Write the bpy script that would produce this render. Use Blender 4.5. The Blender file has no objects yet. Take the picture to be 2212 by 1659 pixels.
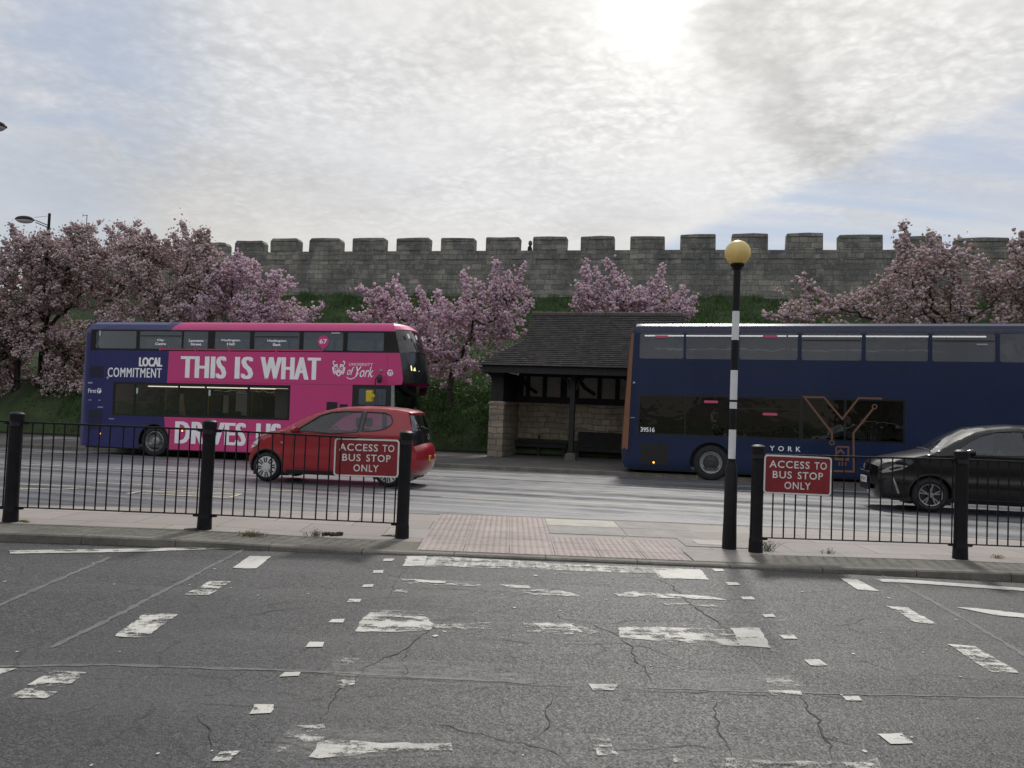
import bpy, bmesh, math, random
import numpy as np
from mathutils import Matrix, Vector
from mathutils.geometry import delaunay_2d_cdt
SC = bpy.context.scene
COL = SC.collection
rad = math.radians

# ---------------------------------------------------------------- camera
PITCH, ROLL, EYE = rad(2.2), rad(2.3), np.array([0, 0, 1.6])
FW = np.array([0, math.cos(PITCH), math.sin(PITCH)])
_R0 = np.array([1., 0, 0]); _U0 = np.cross(_R0, FW)
CR = math.cos(ROLL) * _R0 + math.sin(ROLL) * _U0
CU = math.cos(ROLL) * _U0 - math.sin(ROLL) * _R0
cd = bpy.data.cameras.new("camera"); cam = bpy.data.objects.new("camera", cd); COL.objects.link(cam)
cam.matrix_world = Matrix([[CR[i], CU[i], -FW[i], EYE[i]] for i in range(3)] + [[0, 0, 0, 1]])
cd.sensor_width = 36; cd.lens = 27.03; cd.clip_start = 0.05; cd.clip_end = 2000
SC.camera = cam

# ---------------------------------------------------------------- light
SUN_EL, SUN_AZ = rad(45), rad(13)         # azimuth measured from +Y towards +X
SUND = np.array([math.sin(SUN_AZ) * math.cos(SUN_EL), math.cos(SUN_AZ) * math.cos(SUN_EL), math.sin(SUN_EL)])
sd = bpy.data.lights.new("sun", 'SUN'); sun = bpy.data.objects.new("sun", sd); COL.objects.link(sun)
sd.energy = 2.5; sd.angle = rad(6); sd.color = (1, .965, .91)
sun.rotation_euler = Vector(SUND).to_track_quat('Z', 'Y').to_euler()
SC.view_settings.view_transform = 'Standard'; SC.view_settings.look = 'None'
SC.view_settings.gamma = 1; SC.view_settings.exposure = 0.0
SC.cycles.use_denoising = True
SC.cycles.max_bounces = 10; SC.cycles.transparent_max_bounces = 24
SC.cycles.sample_clamp_indirect = 4


class NT:
    """tiny node-tree writer"""
    def __init__(s, nt): s.nt = nt; s.n = nt.nodes; s.l = nt.links
    def new(s, t, ins=None, **kw):
        n = s.n.new(t)
        for k, v in kw.items(): setattr(n, k, v)
        for k, v in (ins or {}).items(): s.put(n.inputs[k], v)
        return n
    def put(s, sock, v):
        if isinstance(v, bpy.types.NodeSocket): s.l.new(v, sock)
        elif isinstance(v, bpy.types.Node): s.l.new(v.outputs[0], sock)
        else:
            if isinstance(v, tuple) and len(v) == 3 and sock.type == 'RGBA': v = v + (1,)
            sock.default_value = v
    def m(s, op, a, b=0., c=0., clamp=False):
        n = s.new('ShaderNodeMath', operation=op, use_clamp=clamp)
        s.put(n.inputs[0], a); s.put(n.inputs[1], b); s.put(n.inputs[2], c)
        return n.outputs[0]
    def mix(s, f, a, b, mode='MIX'):
        n = s.new('ShaderNodeMix', data_type='RGBA', blend_type=mode)
        s.put(n.inputs[0], f); s.put(n.inputs[6], a); s.put(n.inputs[7], b)
        return n.outputs[2]
    def ss(s, v, lo, hi):
        n = s.new('ShaderNodeMapRange', interpolation_type='SMOOTHSTEP')
        s.put(n.inputs[0], v); s.put(n.inputs[1], lo); s.put(n.inputs[2], hi)
        return n.outputs[0]
    def noise(s, vec, scale, detail=4., rough=.55, dist=0.):
        n = s.new('ShaderNodeTexNoise')
        s.put(n.inputs['Vector'], vec); s.put(n.inputs['Scale'], scale); s.put(n.inputs['Detail'], detail)
        s.put(n.inputs['Roughness'], rough); s.put(n.inputs['Distortion'], dist)
        return n.outputs[0]
    def dot(s, v, w):
        n = s.new('ShaderNodeVectorMath', operation='DOT_PRODUCT'); s.put(n.inputs[0], v); s.put(n.inputs[1], w)
        return n.outputs['Value']


# ---------------------------------------------------------------- sky
def cam_ray(x, y):
    d = FW + CR * (x - 1106) / 1661. - CU * (y - 829.5) / 1661.
    return d / np.linalg.norm(d)


def build_sky():
    w = bpy.data.worlds.new("World"); SC.world = w; w.use_nodes = True
    w.node_tree.nodes.clear(); t = NT(w.node_tree)
    tc = t.new('ShaderNodeTexCoord').outputs['Generated']
    sky = t.new('ShaderNodeTexSky', sky_type='NISHITA', sun_disc=False, sun_elevation=SUN_EL,
                sun_rotation=SUN_AZ, altitude=20, air_density=1.0, dust_density=1.6, ozone_density=1.2)
    sp = t.new('ShaderNodeSeparateXYZ', {0: tc})
    dz = t.m('MAXIMUM', sp.outputs[2], 0.0)
    den = t.m('ADD', dz, .16)
    px = t.m('DIVIDE', sp.outputs[0], den); py = t.m('DIVIDE', sp.outputs[1], den)
    P = t.new('ShaderNodeCombineXYZ', {0: px, 1: py, 2: 0.}).outputs[0]; hi = t.ss(sp.outputs[2], .16, .40)
    def pl(x, y):
        d = cam_ray(x, y); return np.array([d[0], d[1]]) / (max(d[2], 0) + .16)
    # cloud edge, lower right: clear beyond the line
    a, b = pl(1475, 490), pl(2250, 165)
    n = np.array([b[1] - a[1], a[0] - b[0]]); n /= np.linalg.norm(n)
    if (pl(2150, 420) - a) @ n < 0: n = -n
    big = t.noise(P, .9, 5., .55)
    edge = t.m('ADD', t.m('SUBTRACT', t.m('ADD', t.m('MULTIPLY', px, float(n[0])), t.m('MULTIPLY', py, float(n[1]))), float(a @ n)),
               t.m('MULTIPLY', t.m('SUBTRACT', big, .5), .16))
    clr1 = t.ss(edge, -.01, .10)
    # wisps inside the clear part
    st = t.new('ShaderNodeMapping', {0: P, 2: (0, 0, rad(-38.0)), 3: (.45, 3.0, 1.)})
    wisp = t.ss(t.noise(st.outputs[0], 2.2, 4., .5, .3), .36, .64)
    clr1 = t.m('MULTIPLY', clr1, t.m('SUBTRACT', 1., t.m('MULTIPLY', wisp, .62)))
    # clear patches, upper left
    def blob(x, y, r0, r1):
        c = cam_ray(x, y); return t.ss(t.dot(tc, tuple(float(q) for q in c)), math.cos(rad(r1)), math.cos(rad(r0)))
    nb = t.noise(P, 2.2, 5., .6)
    clr2 = t.m('MULTIPLY', blob(40, 110, 2, 13), t.ss(nb, .36, .58))
    clr3 = t.m('MULTIPLY', blob(60, 470, 1, 9), .55)
    clear = t.m('MAXIMUM', t.m('MAXIMUM', clr1, t.m('MULTIPLY', clr2, .75)), clr3)
    # altocumulus ripple
    wv = t.new('ShaderNodeMapping', {0: P, 2: (0, 0, rad(25)), 3: (1.5, 1.7, 1.)}).outputs[0]
    wq = t.new('ShaderNodeVectorMath', {0: t.new('ShaderNodeTexNoise', {'Vector': wv, 'Scale': 5., 'Detail': 4.}).outputs[1], 1: (.13, .13, .13), 2: wv}, operation='MULTIPLY_ADD').outputs[0]
    r1 = t.noise(wv, 3.2, 6., .6, .3); r2 = t.noise(wv, 17., 5., .62, .3)
    v = t.new('ShaderNodeTexVoronoi', {'Vector': wq, 'Scale': 17., 'Randomness': 1., 'Smoothness': .6}, feature='SMOOTH_F1').outputs[0]
    v2 = t.new('ShaderNodeTexVoronoi', {'Vector': wq, 'Scale': 38., 'Randomness': 1., 'Smoothness': .5}, feature='SMOOTH_F1').outputs[0]
    amp = t.ss(t.noise(P, 1.6, 3., .5), .36, .62)
    tex = t.m('SUBTRACT', t.m('ADD', t.m('MULTIPLY', r2, .55), .35), t.m('ADD', t.m('MULTIPLY', v, .42), t.m('MULTIPLY', v2, .22)))
    tex = t.m('ADD', t.m('MULTIPLY', t.m('SUBTRACT', t.ss(tex, .05, .66), .5), t.m('MULTIPLY', t.m('ADD', .35, t.m('MULTIPLY', amp, .65)), t.m('ADD', .30, t.m('MULTIPLY', hi, .70)))), .5)
    # broad grey streak right of the sun
    c, d = pl(1560, 0), pl(1790, 330)
    m = np.array([d[1] - c[1], c[0] - d[0]]); m /= np.linalg.norm(m)
    sdist = t.m('ABSOLUTE', t.m('ADD', t.m('SUBTRACT', t.m('ADD', t.m('MULTIPLY', px, float(m[0])), t.m('MULTIPLY', py, float(m[1]))), float((c + d) / 2 @ m)),
                                 t.m('MULTIPLY', t.m('SUBTRACT', r1, .5), .4)))
    streak = t.m('MULTIPLY', t.m('SUBTRACT', 1., t.ss(sdist, -.02, .15)), blob(1640, 20, 4, 18))
    grey = t.ss(t.noise(P, 1.2, 4., .5), .42, .70)
    ca = t.dot(tc, tuple(float(q) for q in SUND))
    cs = t.dot(tc, tuple(float(q) for q in cam_ray(1410, 0)))
    glow = t.m('POWER', t.m('MAXIMUM', ca, 0.), 5.)
    patch_ = t.m('ADD', t.m('MULTIPLY', t.m('POWER', t.m('MAXIMUM', cs, 0.), 22.), .15), t.m('MULTIPLY', t.m('POWER', t.m('MAXIMUM', cs, 0.), 600.), .45))
    core = t.m('POWER', t.m('MAXIMUM', ca, 0.), 90.)
    front = t.ss(sp.outputs[1], -.55, .45)
    lum = t.m('ADD', .645, t.m('MULTIPLY', t.m('SUBTRACT', tex, .5), .155))
    lum = t.m('SUBTRACT', lum, t.m('MULTIPLY', grey, .12))
    lum = t.m('ADD', lum, t.m('MULTIPLY', t.m('SUBTRACT', r1, .5), .15))
    lum = t.m('MULTIPLY', lum, t.m('ADD', 1.46, t.m('MULTIPLY', front, -.38)))
    gl = t.m('ADD', t.m('MULTIPLY', glow, .13), patch_)
    lum = t.m('ADD', lum, t.m('MULTIPLY', gl, t.m('ADD', .65, t.m('MULTIPLY', tex, .7))))
    lum = t.m('MULTIPLY', lum, t.m('SUBTRACT', 1., t.m('MULTIPLY', streak, .27)))
    lum = t.m('ADD', lum, t.m('MULTIPLY', core, 2.))
    tint = t.mix(t.m('MAXIMUM', glow, t.m('MULTIPLY', t.m('SUBTRACT', 1., hi), .8)), (.95, .975, 1.04), (1.03, 1.0, .94))
    cl = t.mix(1., tint, lum, 'MULTIPLY')
    cb = t.new('ShaderNodeBackground', {0: cl, 1: 1.0})
    sb = t.new('ShaderNodeBackground', {0: t.mix(.65, sky.outputs[0], (5.2, 6.0, 7.3)), 1: .09})
    ms = t.new('ShaderNodeMixShader', {0: clear, 1: cb.outputs[0], 2: sb.outputs[0]})
    # nothing but dim ground light from below the horizon
    az = t.new('ShaderNodeMapping', {0: tc, 3: (3.2, 1.4, 5.)}).outputs[0]     # unseen house fronts as dim, uneven blocks, added for the panes to reflect
    bl = t.new('ShaderNodeSeparateColor', {0: t.new('ShaderNodeTexVoronoi', {'Vector': az, 'Scale': 2.2}).outputs['Color']}).outputs[0]
    low = t.new('ShaderNodeBackground', {0: t.mix(t.m('POWER', bl, 1.6), (.045, .042, .038), (.27, .25, .22)), 1: 1.})
    # the street behind the camera hides the lowest part of the sky
    hz = t.m('ADD', 0., t.m('MULTIPLY', t.m('SUBTRACT', 1., t.ss(sp.outputs[1], -.25, .15)), .17))
    m2 = t.new('ShaderNodeMixShader', {0: t.ss(t.m('SUBTRACT', sp.outputs[2], hz), -.03, .03), 1: low.outputs[0], 2: ms.outputs[0]})
    t.new('ShaderNodeOutputWorld', {0: m2.outputs[0]})


build_sky()

# ---------------------------------------------------------------- pixel helpers (photo pixel -> a point on a real plane)
def ray(x, y): return FW + CR * (x - 1106) / 1661. - CU * (y - 829.5) / 1661.
def on_plane(x, y, a, b=0., c=0.):
    d = ray(x, y); k = (a - 1.6) / (d[2] - b * d[1] - c * d[0]); return EYE + k * d
def at_depth(x, y, Y):
    d = ray(x, y); return EYE + d * (Y / d[1])
def near_pt(x, y): return on_plane(x, y, -.05, .03)
def near_z(y): return -.05 + .03 * y
FB, FC = -.0243, .0058
FA = .18 + .0243 * 13.2 - .0058 * 7.2
def far_pt(x, y): return on_plane(x, y, FA, FB, FC)
def far_z(x, y): return FA + FB * y + FC * x
YAW = rad(14.5)
RU = np.array([math.cos(YAW), -math.sin(YAW)]); RV = np.array([math.sin(YAW), math.cos(YAW)])
RO = np.array([3.25, 22.39])
def road(s, t):
    p = RO + RU * s + RV * t; return float(p[0]), float(p[1])
def pave_z(s, t):
    x, y = road(s, -.3); return far_z(x, y) + .12 + .012 * (t + .3)

# ---------------------------------------------------------------- mesh writer
class MB:
    def __init__(s): s.v = []; s.f = []
    def add(s, vs, fs):
        o = len(s.v); s.v += [tuple(float(c) for c in p) for p in vs]
        s.f += [tuple(i + o for i in f) for f in fs]
    def box(s, x0, x1, y0, y1, z0, z1):
        s.add([(x0, y0, z0), (x1, y0, z0), (x1, y1, z0), (x0, y1, z0), (x0, y0, z1), (x1, y0, z1), (x1, y1, z1), (x0, y1, z1)],
              [(0, 3, 2, 1), (4, 5, 6, 7), (0, 1, 5, 4), (1, 2, 6, 5), (2, 3, 7, 6), (3, 0, 4, 7)])
    def tube(s, pts, r, n=8, cap=True):
        pts = [np.array(p, float) for p in pts]; k = len(pts)
        rs = list(r) if hasattr(r, '__len__') else [r] * k
        o = len(s.v); a = None
        for i, p in enumerate(pts):
            t = pts[min(i + 1, k - 1)] - pts[max(i - 1, 0)]; t = t / (np.linalg.norm(t) + 1e-9)
            if a is None or abs(a @ t) > .95:
                a = np.array([0, 0, 1.]) if abs(t[2]) < .9 else np.array([1., 0, 0])
            x = a - t * (a @ t); x /= np.linalg.norm(x); y = np.cross(t, x); a = x
            for j in range(n):
                q = 2 * math.pi * j / n
                s.v.append(tuple(p + rs[i] * (x * math.cos(q) + y * math.sin(q))))
        for i in range(k - 1):
            for j in range(n):
                b, c = o + i * n, (j + 1) % n
                s.f.append((b + j, b + c, b + n + c, b + n + j))
        if cap:
            s.f.append(tuple(o + j for j in range(n))[::-1]); s.f.append(tuple(o + (k - 1) * n + j for j in range(n)))
    def lathe(s, prof, c=(0, 0, 0), axis='z', n=24):
        """prof: (radius, height) pairs"""
        o = len(s.v)
        for r, h in prof:
            for j in range(n):
                q = 2 * math.pi * j / n; a, b = r * math.cos(q), r * math.sin(q)
                p = (a, b, h) if axis == 'z' else ((a, h, b) if axis == 'y' else (h, a, b))
                s.v.append((c[0] + p[0], c[1] + p[1], c[2] + p[2]))
        for i in range(len(prof) - 1):
            for j in range(n):
                b, k = o + i * n, (j + 1) % n
                s.f.append((b + j, b + k, b + n + k, b + n + j))
    def prism(s, poly, y0, y1):
        """poly in (x, z), pulled from y0 to y1"""
        n = len(poly)
        s.add([(x, y0, z) for x, z in poly] + [(x, y1, z) for x, z in poly],
              [tuple(range(n)), tuple(range(2 * n - 1, n - 1, -1))] + [(i, i + n, (i + 1) % n + n, (i + 1) % n) for i in range(n)])
    def build(s, name, mat, parent=None, smooth=False, bevel=0., loc=None, seg=2):
        me = bpy.data.meshes.new(name); me.from_pydata(s.v, [], s.f); me.update()
        return link(me, name, mat, parent, smooth, bevel, loc, seg)

def link(me, name, mat, parent=None, smooth=False, bevel=0., loc=None, seg=2):
    bm = bmesh.new(); bm.from_mesh(me); bmesh.ops.recalc_face_normals(bm, faces=bm.faces); bm.to_mesh(me); bm.free()
    o = bpy.data.objects.new(name, me); COL.objects.link(o)
    if mat: me.materials.append(mat)
    if parent: o.parent = parent
    if loc is not None: o.location = loc
    if smooth:
        me.polygons.foreach_set('use_smooth', [True] * len(me.polygons))
        try: me.set_sharp_from_angle(angle=rad(38))
        except Exception: pass
    if bevel:
        b = o.modifiers.new('bevel', 'BEVEL'); b.width = bevel; b.segments = seg; b.limit_method = 'ANGLE'
    return o

def tag(o, label=None, cat=None, group=None, kind=None):
    if label: o['label'] = label
    if cat: o['category'] = cat
    if group: o['group'] = group
    if kind: o['kind'] = kind
    return o
def thing(name, label, cat, loc=(0, 0, 0), rot=(0, 0, 0), group=None):
    o = bpy.data.objects.new(name, None); COL.objects.link(o); o.location = loc; o.rotation_euler = rot
    o.empty_display_size = .3
    return tag(o, label, cat, group)
def np_mesh(name, V, F, mat, parent=None, smooth=False):
    """V (n,3), F (m,k) constant k"""
    me = bpy.data.meshes.new(name); V = np.asarray(V, np.float32); F = np.asarray(F, np.int32); m, k = F.shape
    me.vertices.add(len(V)); me.vertices.foreach_set('co', V.ravel())
    me.loops.add(m * k); me.loops.foreach_set('vertex_index', F.ravel())
    me.polygons.add(m); me.polygons.foreach_set('loop_start', np.arange(0, m * k, k, dtype=np.int32))
    me.polygons.foreach_set('loop_total', np.full(m, k, np.int32))
    me.update(calc_edges=True); me.validate()
    o = bpy.data.objects.new(name, me); COL.objects.link(o); me.materials.append(mat)
    if smooth: me.polygons.foreach_set('use_smooth', np.ones(m, bool))
    if parent: o.parent = parent
    return o

def inside(p, poly):
    x, y = p; c = False; n = len(poly); j = n - 1
    for i in range(n):
        if (poly[i][1] > y) != (poly[j][1] > y) and x < (poly[j][0] - poly[i][0]) * (y - poly[i][1]) / (poly[j][1] - poly[i][1]) + poly[i][0]: c = not c
        j = i
    return c
def densify(poly, step):
    out = []
    for i in range(len(poly)):
        a, b = np.array(poly[i], float), np.array(poly[(i + 1) % len(poly)], float)
        k = max(1, int(np.linalg.norm(b - a) / step))
        out += [tuple(a + (b - a) * j / k) for j in range(k)]
    return out
def fill2d(poly, holes=(), step=.15, grid=True):
    poly = densify(poly, step); holes = [densify(h, step) for h in holes]
    vs, es = [], []
    for lp in [poly] + holes:
        o = len(vs); vs += lp; es += [(o + i, o + (i + 1) % len(lp)) for i in range(len(lp))]
    if grid:
        xs = [p[0] for p in poly]; ys = [p[1] for p in poly]
        x = min(xs) + step * .5
        while x < max(xs):
            y = min(ys) + step * .5
            while y < max(ys):
                if inside((x, y), poly) and not any(inside((x, y), h) for h in holes): vs.append((x, y))
                y += step
            x += step
    r = delaunay_2d_cdt([Vector(p) for p in vs], es, [], 0, 1e-5)
    V = [(p.x, p.y) for p in r[0]]; F = []
    for f in r[2]:
        c = (sum(V[i][0] for i in f) / len(f), sum(V[i][1] for i in f) / len(f))
        if inside(c, poly) and not any(inside(c, h) for h in holes): F.append(tuple(f))
    return V, F
def skin(name, mat, parent, poly, yf, holes=(), step=.15, off=0., smooth=True, both=None):
    """fill an (x, z) outline and lay it on the surface y = yf(x, z)"""
    V, F = fill2d(poly, holes, step); mb = MB()
    mb.add([(x, yf(x, z) + off, z) for x, z in V], F); o = mb.build(name, mat, parent, smooth)
    if both is not None:
        mb = MB(); mb.add([(x, both - yf(x, z) - off, z) for x, z in V], F); mb.build(name, mat, parent, smooth)
    return o
def text_tris(s, bold=0., shear=0., spacing=1.):
    c = bpy.data.curves.new('lettering', 'FONT'); c.body = s; c.offset = bold; c.shear = shear; c.space_character = spacing; c.resolution_u = 3
    o = bpy.data.objects.new('lettering', c); COL.objects.link(o)
    me = o.to_mesh(); V = [tuple(v.co) for v in me.vertices]; F = [tuple(p.vertices) for p in me.polygons]
    o.to_mesh_clear(); bpy.data.objects.remove(o); bpy.data.curves.remove(c)
    return np.array(V), F
def lettering(s, mat, parent, box, y, bold=0., fat=0., shear=0., spacing=1., flip=False, name='lettering', label=None):
    """fit the words into box = (x0, x1, z0, z1) on the plane y; fat thickens the strokes sideways"""
    V, F = text_tris(s, bold, shear, spacing); mb = MB()
    lo, hi = V.min(0), V.max(0); x0, x1, z0, z1 = box
    k = 3 if fat else 1
    for i in range(k):
        dx = 0 if k == 1 else (i - 1) * fat
        X = (x0 + fat) + (V[:, 0] - lo[0]) / (hi[0] - lo[0]) * (x1 - x0 - 2 * fat) + dx
        Zz = z0 + (V[:, 1] - lo[1]) / (hi[1] - lo[1]) * (z1 - z0)
        mb.add([(a, y - .0012 * i, b) for a, b in zip(X, Zz)], F)
    o = mb.build(name, mat, parent)
    if label: o['label'] = label
    return o
# ---------------------------------------------------------------- materials
MATS = {}
def mat(name, col, rough=.5, metal=0., coat=0., var=0., vs=3., bump=0., bs=40., spec=.5, emit=None, es=1., trans=0., rvar=0.):
    if name in MATS: return MATS[name]
    m = bpy.data.materials.new(name); m.use_nodes = True; m.node_tree.nodes.clear(); t = NT(m.node_tree)
    b = t.new('ShaderNodeBsdfPrincipled', {'Base Color': col, 'Roughness': rough, 'Metallic': metal, 'Coat Weight': coat, 'Specular IOR Level': spec})
    b.inputs['Coat Roughness'].default_value = .06
    tc = t.new('ShaderNodeTexCoord').outputs['Object']
    if var:
        n = t.noise(tc, vs, 5., .6); n2 = t.noise(tc, vs * 9, 4., .6)
        f = t.m('ADD', t.m('MULTIPLY', n, .65), t.m('MULTIPLY', n2, .35))
        f = t.ss(f, .3, .7)
        t.put(b.inputs['Base Color'], t.mix(f, tuple(c * (1 - var) for c in col), tuple(min(1, c * (1 + var)) for c in col)))
        if rvar: t.put(b.inputs['Roughness'], t.m('ADD', rough - rvar, t.m('MULTIPLY', f, 2 * rvar), clamp=True))
    if bump:
        bp = t.new('ShaderNodeBump', {'Height': t.noise(tc, bs, 4., .6), 'Strength': bump, 'Distance': .02})
        t.put(b.inputs['Normal'], bp.outputs[0])
    if emit: t.put(b.inputs['Emission Color'], emit); b.inputs['Emission Strength'].default_value = es
    out = b.outputs[0]
    if trans:
        tr = t.new('ShaderNodeBsdfTranslucent', {0: tuple(min(1, c * 1.6) for c in col)})
        if var: t.l.new(b.inputs['Base Color'].links[0].from_socket, tr.inputs[0])
        out = t.new('ShaderNodeMixShader', {0: trans, 1: out, 2: tr.outputs[0]}).outputs[0]
    t.new('ShaderNodeOutputMaterial', {0: out}); MATS[name] = m
    return m
def glass(name, tint=(.5, .54, .56), fres=1.35, haze=0., hz=(.2, .21, .23)):
    m = bpy.data.materials.new(name); m.use_nodes = True; m.node_tree.nodes.clear(); t = NT(m.node_tree)
    tr = t.new('ShaderNodeBsdfTransparent', {0: tint}); g = t.new('ShaderNodeBsdfGlossy', {0: (1, 1, 1), 'Roughness': .02})
    tc = t.new('ShaderNodeTexCoord').outputs['Object']
    bp = t.new('ShaderNodeBump', {'Height': t.noise(tc, 2.2, 2., .5), 'Strength': .06, 'Distance': .1}); t.put(g.inputs['Normal'], bp.outputs[0])
    f = t.new('ShaderNodeFresnel', {0: 1.5}).outputs[0]
    base = tr.outputs[0]
    if haze:
        df = t.new('ShaderNodeBsdfDiffuse', {0: hz}); base = t.new('ShaderNodeMixShader', {0: haze, 1: base, 2: df.outputs[0]}).outputs[0]
    x = t.new('ShaderNodeMixShader', {0: t.m('MULTIPLY', f, fres, clamp=True), 1: base, 2: g.outputs[0]})
    t.new('ShaderNodeOutputMaterial', {0: x.outputs[0]}); return m
def custom(name):
    m = bpy.data.materials.new(name); m.use_nodes = True; m.node_tree.nodes.clear(); t = NT(m.node_tree)
    b = t.new('ShaderNodeBsdfPrincipled'); t.new('ShaderNodeOutputMaterial', {0: b.outputs[0]})
    return m, t, b, t.new('ShaderNodeTexCoord').outputs['Object']

def m_asphalt():
    m, t, b, tc = custom('worn_asphalt')
    v = t.new('ShaderNodeTexVoronoi', {'Vector': tc, 'Scale': 95., 'Randomness': 1.})
    v2 = t.new('ShaderNodeTexVoronoi', {'Vector': tc, 'Scale': 210., 'Randomness': 1.})
    sp = t.new('ShaderNodeSeparateColor', {0: v.outputs['Color']}); sp2 = t.new('ShaderNodeSeparateColor', {0: v2.outputs['Color']})
    g = t.m('ADD', t.m('MULTIPLY', sp.outputs[0], .55), t.m('MULTIPLY', sp2.outputs[0], .45))
    big = t.noise(tc, .7, 5., .6); mid = t.noise(tc, 4., 4., .6)
    c = t.mix(t.m('POWER', t.ss(g, .15, .95), 1.55), (.002, .002, .003), (.108, .107, .110))
    c = t.mix(t.m('MULTIPLY', t.ss(big, .38, .62), .45), c, (.023, .023, .025))
    c = t.mix(t.m('MULTIPLY', t.ss(mid, .5, .75), .3), c, (.035, .034, .035))
    trk = t.noise(t.new('ShaderNodeMapping', {0: tc, 3: (.10, 1.3, 1.)}).outputs[0], 1.2, 4., .6)     # wheel tracks run across the view
    c = t.mix(t.m('MULTIPLY', t.ss(trk, .42, .68), .42), c, (.075, .074, .075))
    oil = t.ss(t.noise(tc, 1.15, 4., .55), .62, .70)
    c = t.mix(t.m('MULTIPLY', oil, .5), c, (.014, .014, .015))
    # alligator cracking in patches, worn wheel tracks
    wp = t.new('ShaderNodeVectorMath', {0: t.new('ShaderNodeTexNoise', {'Vector': tc, 'Scale': 3.5, 'Detail': 6., 'Roughness': .7}).outputs[1], 1: (.34, .34, 0.), 2: tc}, operation='MULTIPLY_ADD').outputs[0]
    cr = t.new('ShaderNodeTexVoronoi', {'Vector': wp, 'Scale': 1.35}, feature='DISTANCE_TO_EDGE').outputs[0]
    cm = t.ss(t.noise(tc, .6, 3., .5), .38, .52)
    cw = t.m('ADD', .003, t.m('MULTIPLY', t.ss(t.noise(tc, 5., 3., .6), .35, .7), .016))
    line = t.m('MULTIPLY', t.m('SUBTRACT', 1., t.ss(cr, t.m('MULTIPLY', cw, .5), cw)), t.m('MULTIPLY', cm, .85))
    c = t.mix(line, c, (.008, .008, .008))
    t.put(b.inputs['Base Color'], c)
    t.put(b.inputs['Roughness'], t.m('ADD', .50, t.m('MULTIPLY', sp.outputs[1], .30)))
    h = t.m('ADD', t.m('MULTIPLY', v.outputs['Distance'], -1.), t.m('MULTIPLY', v2.outputs['Distance'], -.5))
    t.put(b.inputs['Normal'], t.new('ShaderNodeBump', {'Height': h, 'Strength': .30, 'Distance': .006}).outputs[0])
    return m
def m_farroad():
    m, t, b, tc = custom('sheen_tinted_asphalt')
    # object x runs along the road
    mp = t.new('ShaderNodeMapping', {0: tc, 3: (.06, 1.5, 1.)}).outputs[0]
    lane = t.noise(mp, 1.1, 5., .6); fine = t.noise(tc, 45., 4., .7); mid = t.noise(tc, 1.8, 5., .65)
    c = t.mix(t.ss(lane, .35, .65), (.048, .05, .057), (.21, .215, .23))  # pale bluish streaks along the lanes: sky sheen put into the colour
    c = t.mix(t.m('MULTIPLY', t.ss(fine, .3, .75), .45), c, (.028, .028, .03))
    c = t.mix(t.m('MULTIPLY', t.ss(mid, .52, .7), .3), c, (.10, .097, .092))
    t.put(b.inputs['Base Color'], c)
    t.put(b.inputs['Roughness'], t.m('ADD', .27, t.m('MULTIPLY', t.ss(t.m('ADD', t.m('MULTIPLY', lane, .6), t.m('MULTIPLY', mid, .4)), .35, .65), .22)))
    t.put(b.inputs['Specular IOR Level'], .5)
    t.put(b.inputs['Normal'], t.new('ShaderNodeBump', {'Height': t.m('ADD', fine, t.m('MULTIPLY', t.noise(tc, 120., 2., .6), .6)), 'Strength': .35, 'Distance': .012}).outputs[0])
    return m
def m_paint(name, col, wear=.5, sc=9., soft=.02, most=1.):
    m, t, b, tc = custom(name)
    n = t.noise(tc, sc, 6., .68, .3); n2 = t.noise(t.new('ShaderNodeMapping', {0: tc, 3: (.30, 1.5, 1.)}).outputs[0], sc * .8, 6., .65); n3 = t.noise(tc, sc * 9, 3., .7)
    f = t.m('ADD', t.m('ADD', t.m('MULTIPLY', n, .38), t.m('MULTIPLY', n2, .44)), t.m('MULTIPLY', n3, .18))
    f = t.ss(f, wear - soft, wear + soft)
    if most < 1: f = t.m('SUBTRACT', 1., t.m('MULTIPLY', t.m('SUBTRACT', 1., f), most))
    dirt = t.noise(tc, 3., 6., .65); d2 = t.noise(tc, 90., 3., .6)
    c = t.mix(t.ss(dirt, .3, .75), col, tuple(c * .70 for c in col))
    t.put(b.inputs['Base Color'], t.mix(t.m('MULTIPLY', t.ss(d2, .5, .8), .5), c, tuple(c * .45 for c in col)))
    b.inputs['Roughness'].default_value = .65
    tr = t.new('ShaderNodeBsdfTransparent'); o = [n for n in t.n if n.type == 'OUTPUT_MATERIAL'][0]
    # solid paint where f is low, worn through where it is high
    t.put(o.inputs[0], t.new('ShaderNodeMixShader', {0: f, 1: b.outputs[0], 2: tr.outputs[0]}).outputs[0])
    return m
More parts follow.
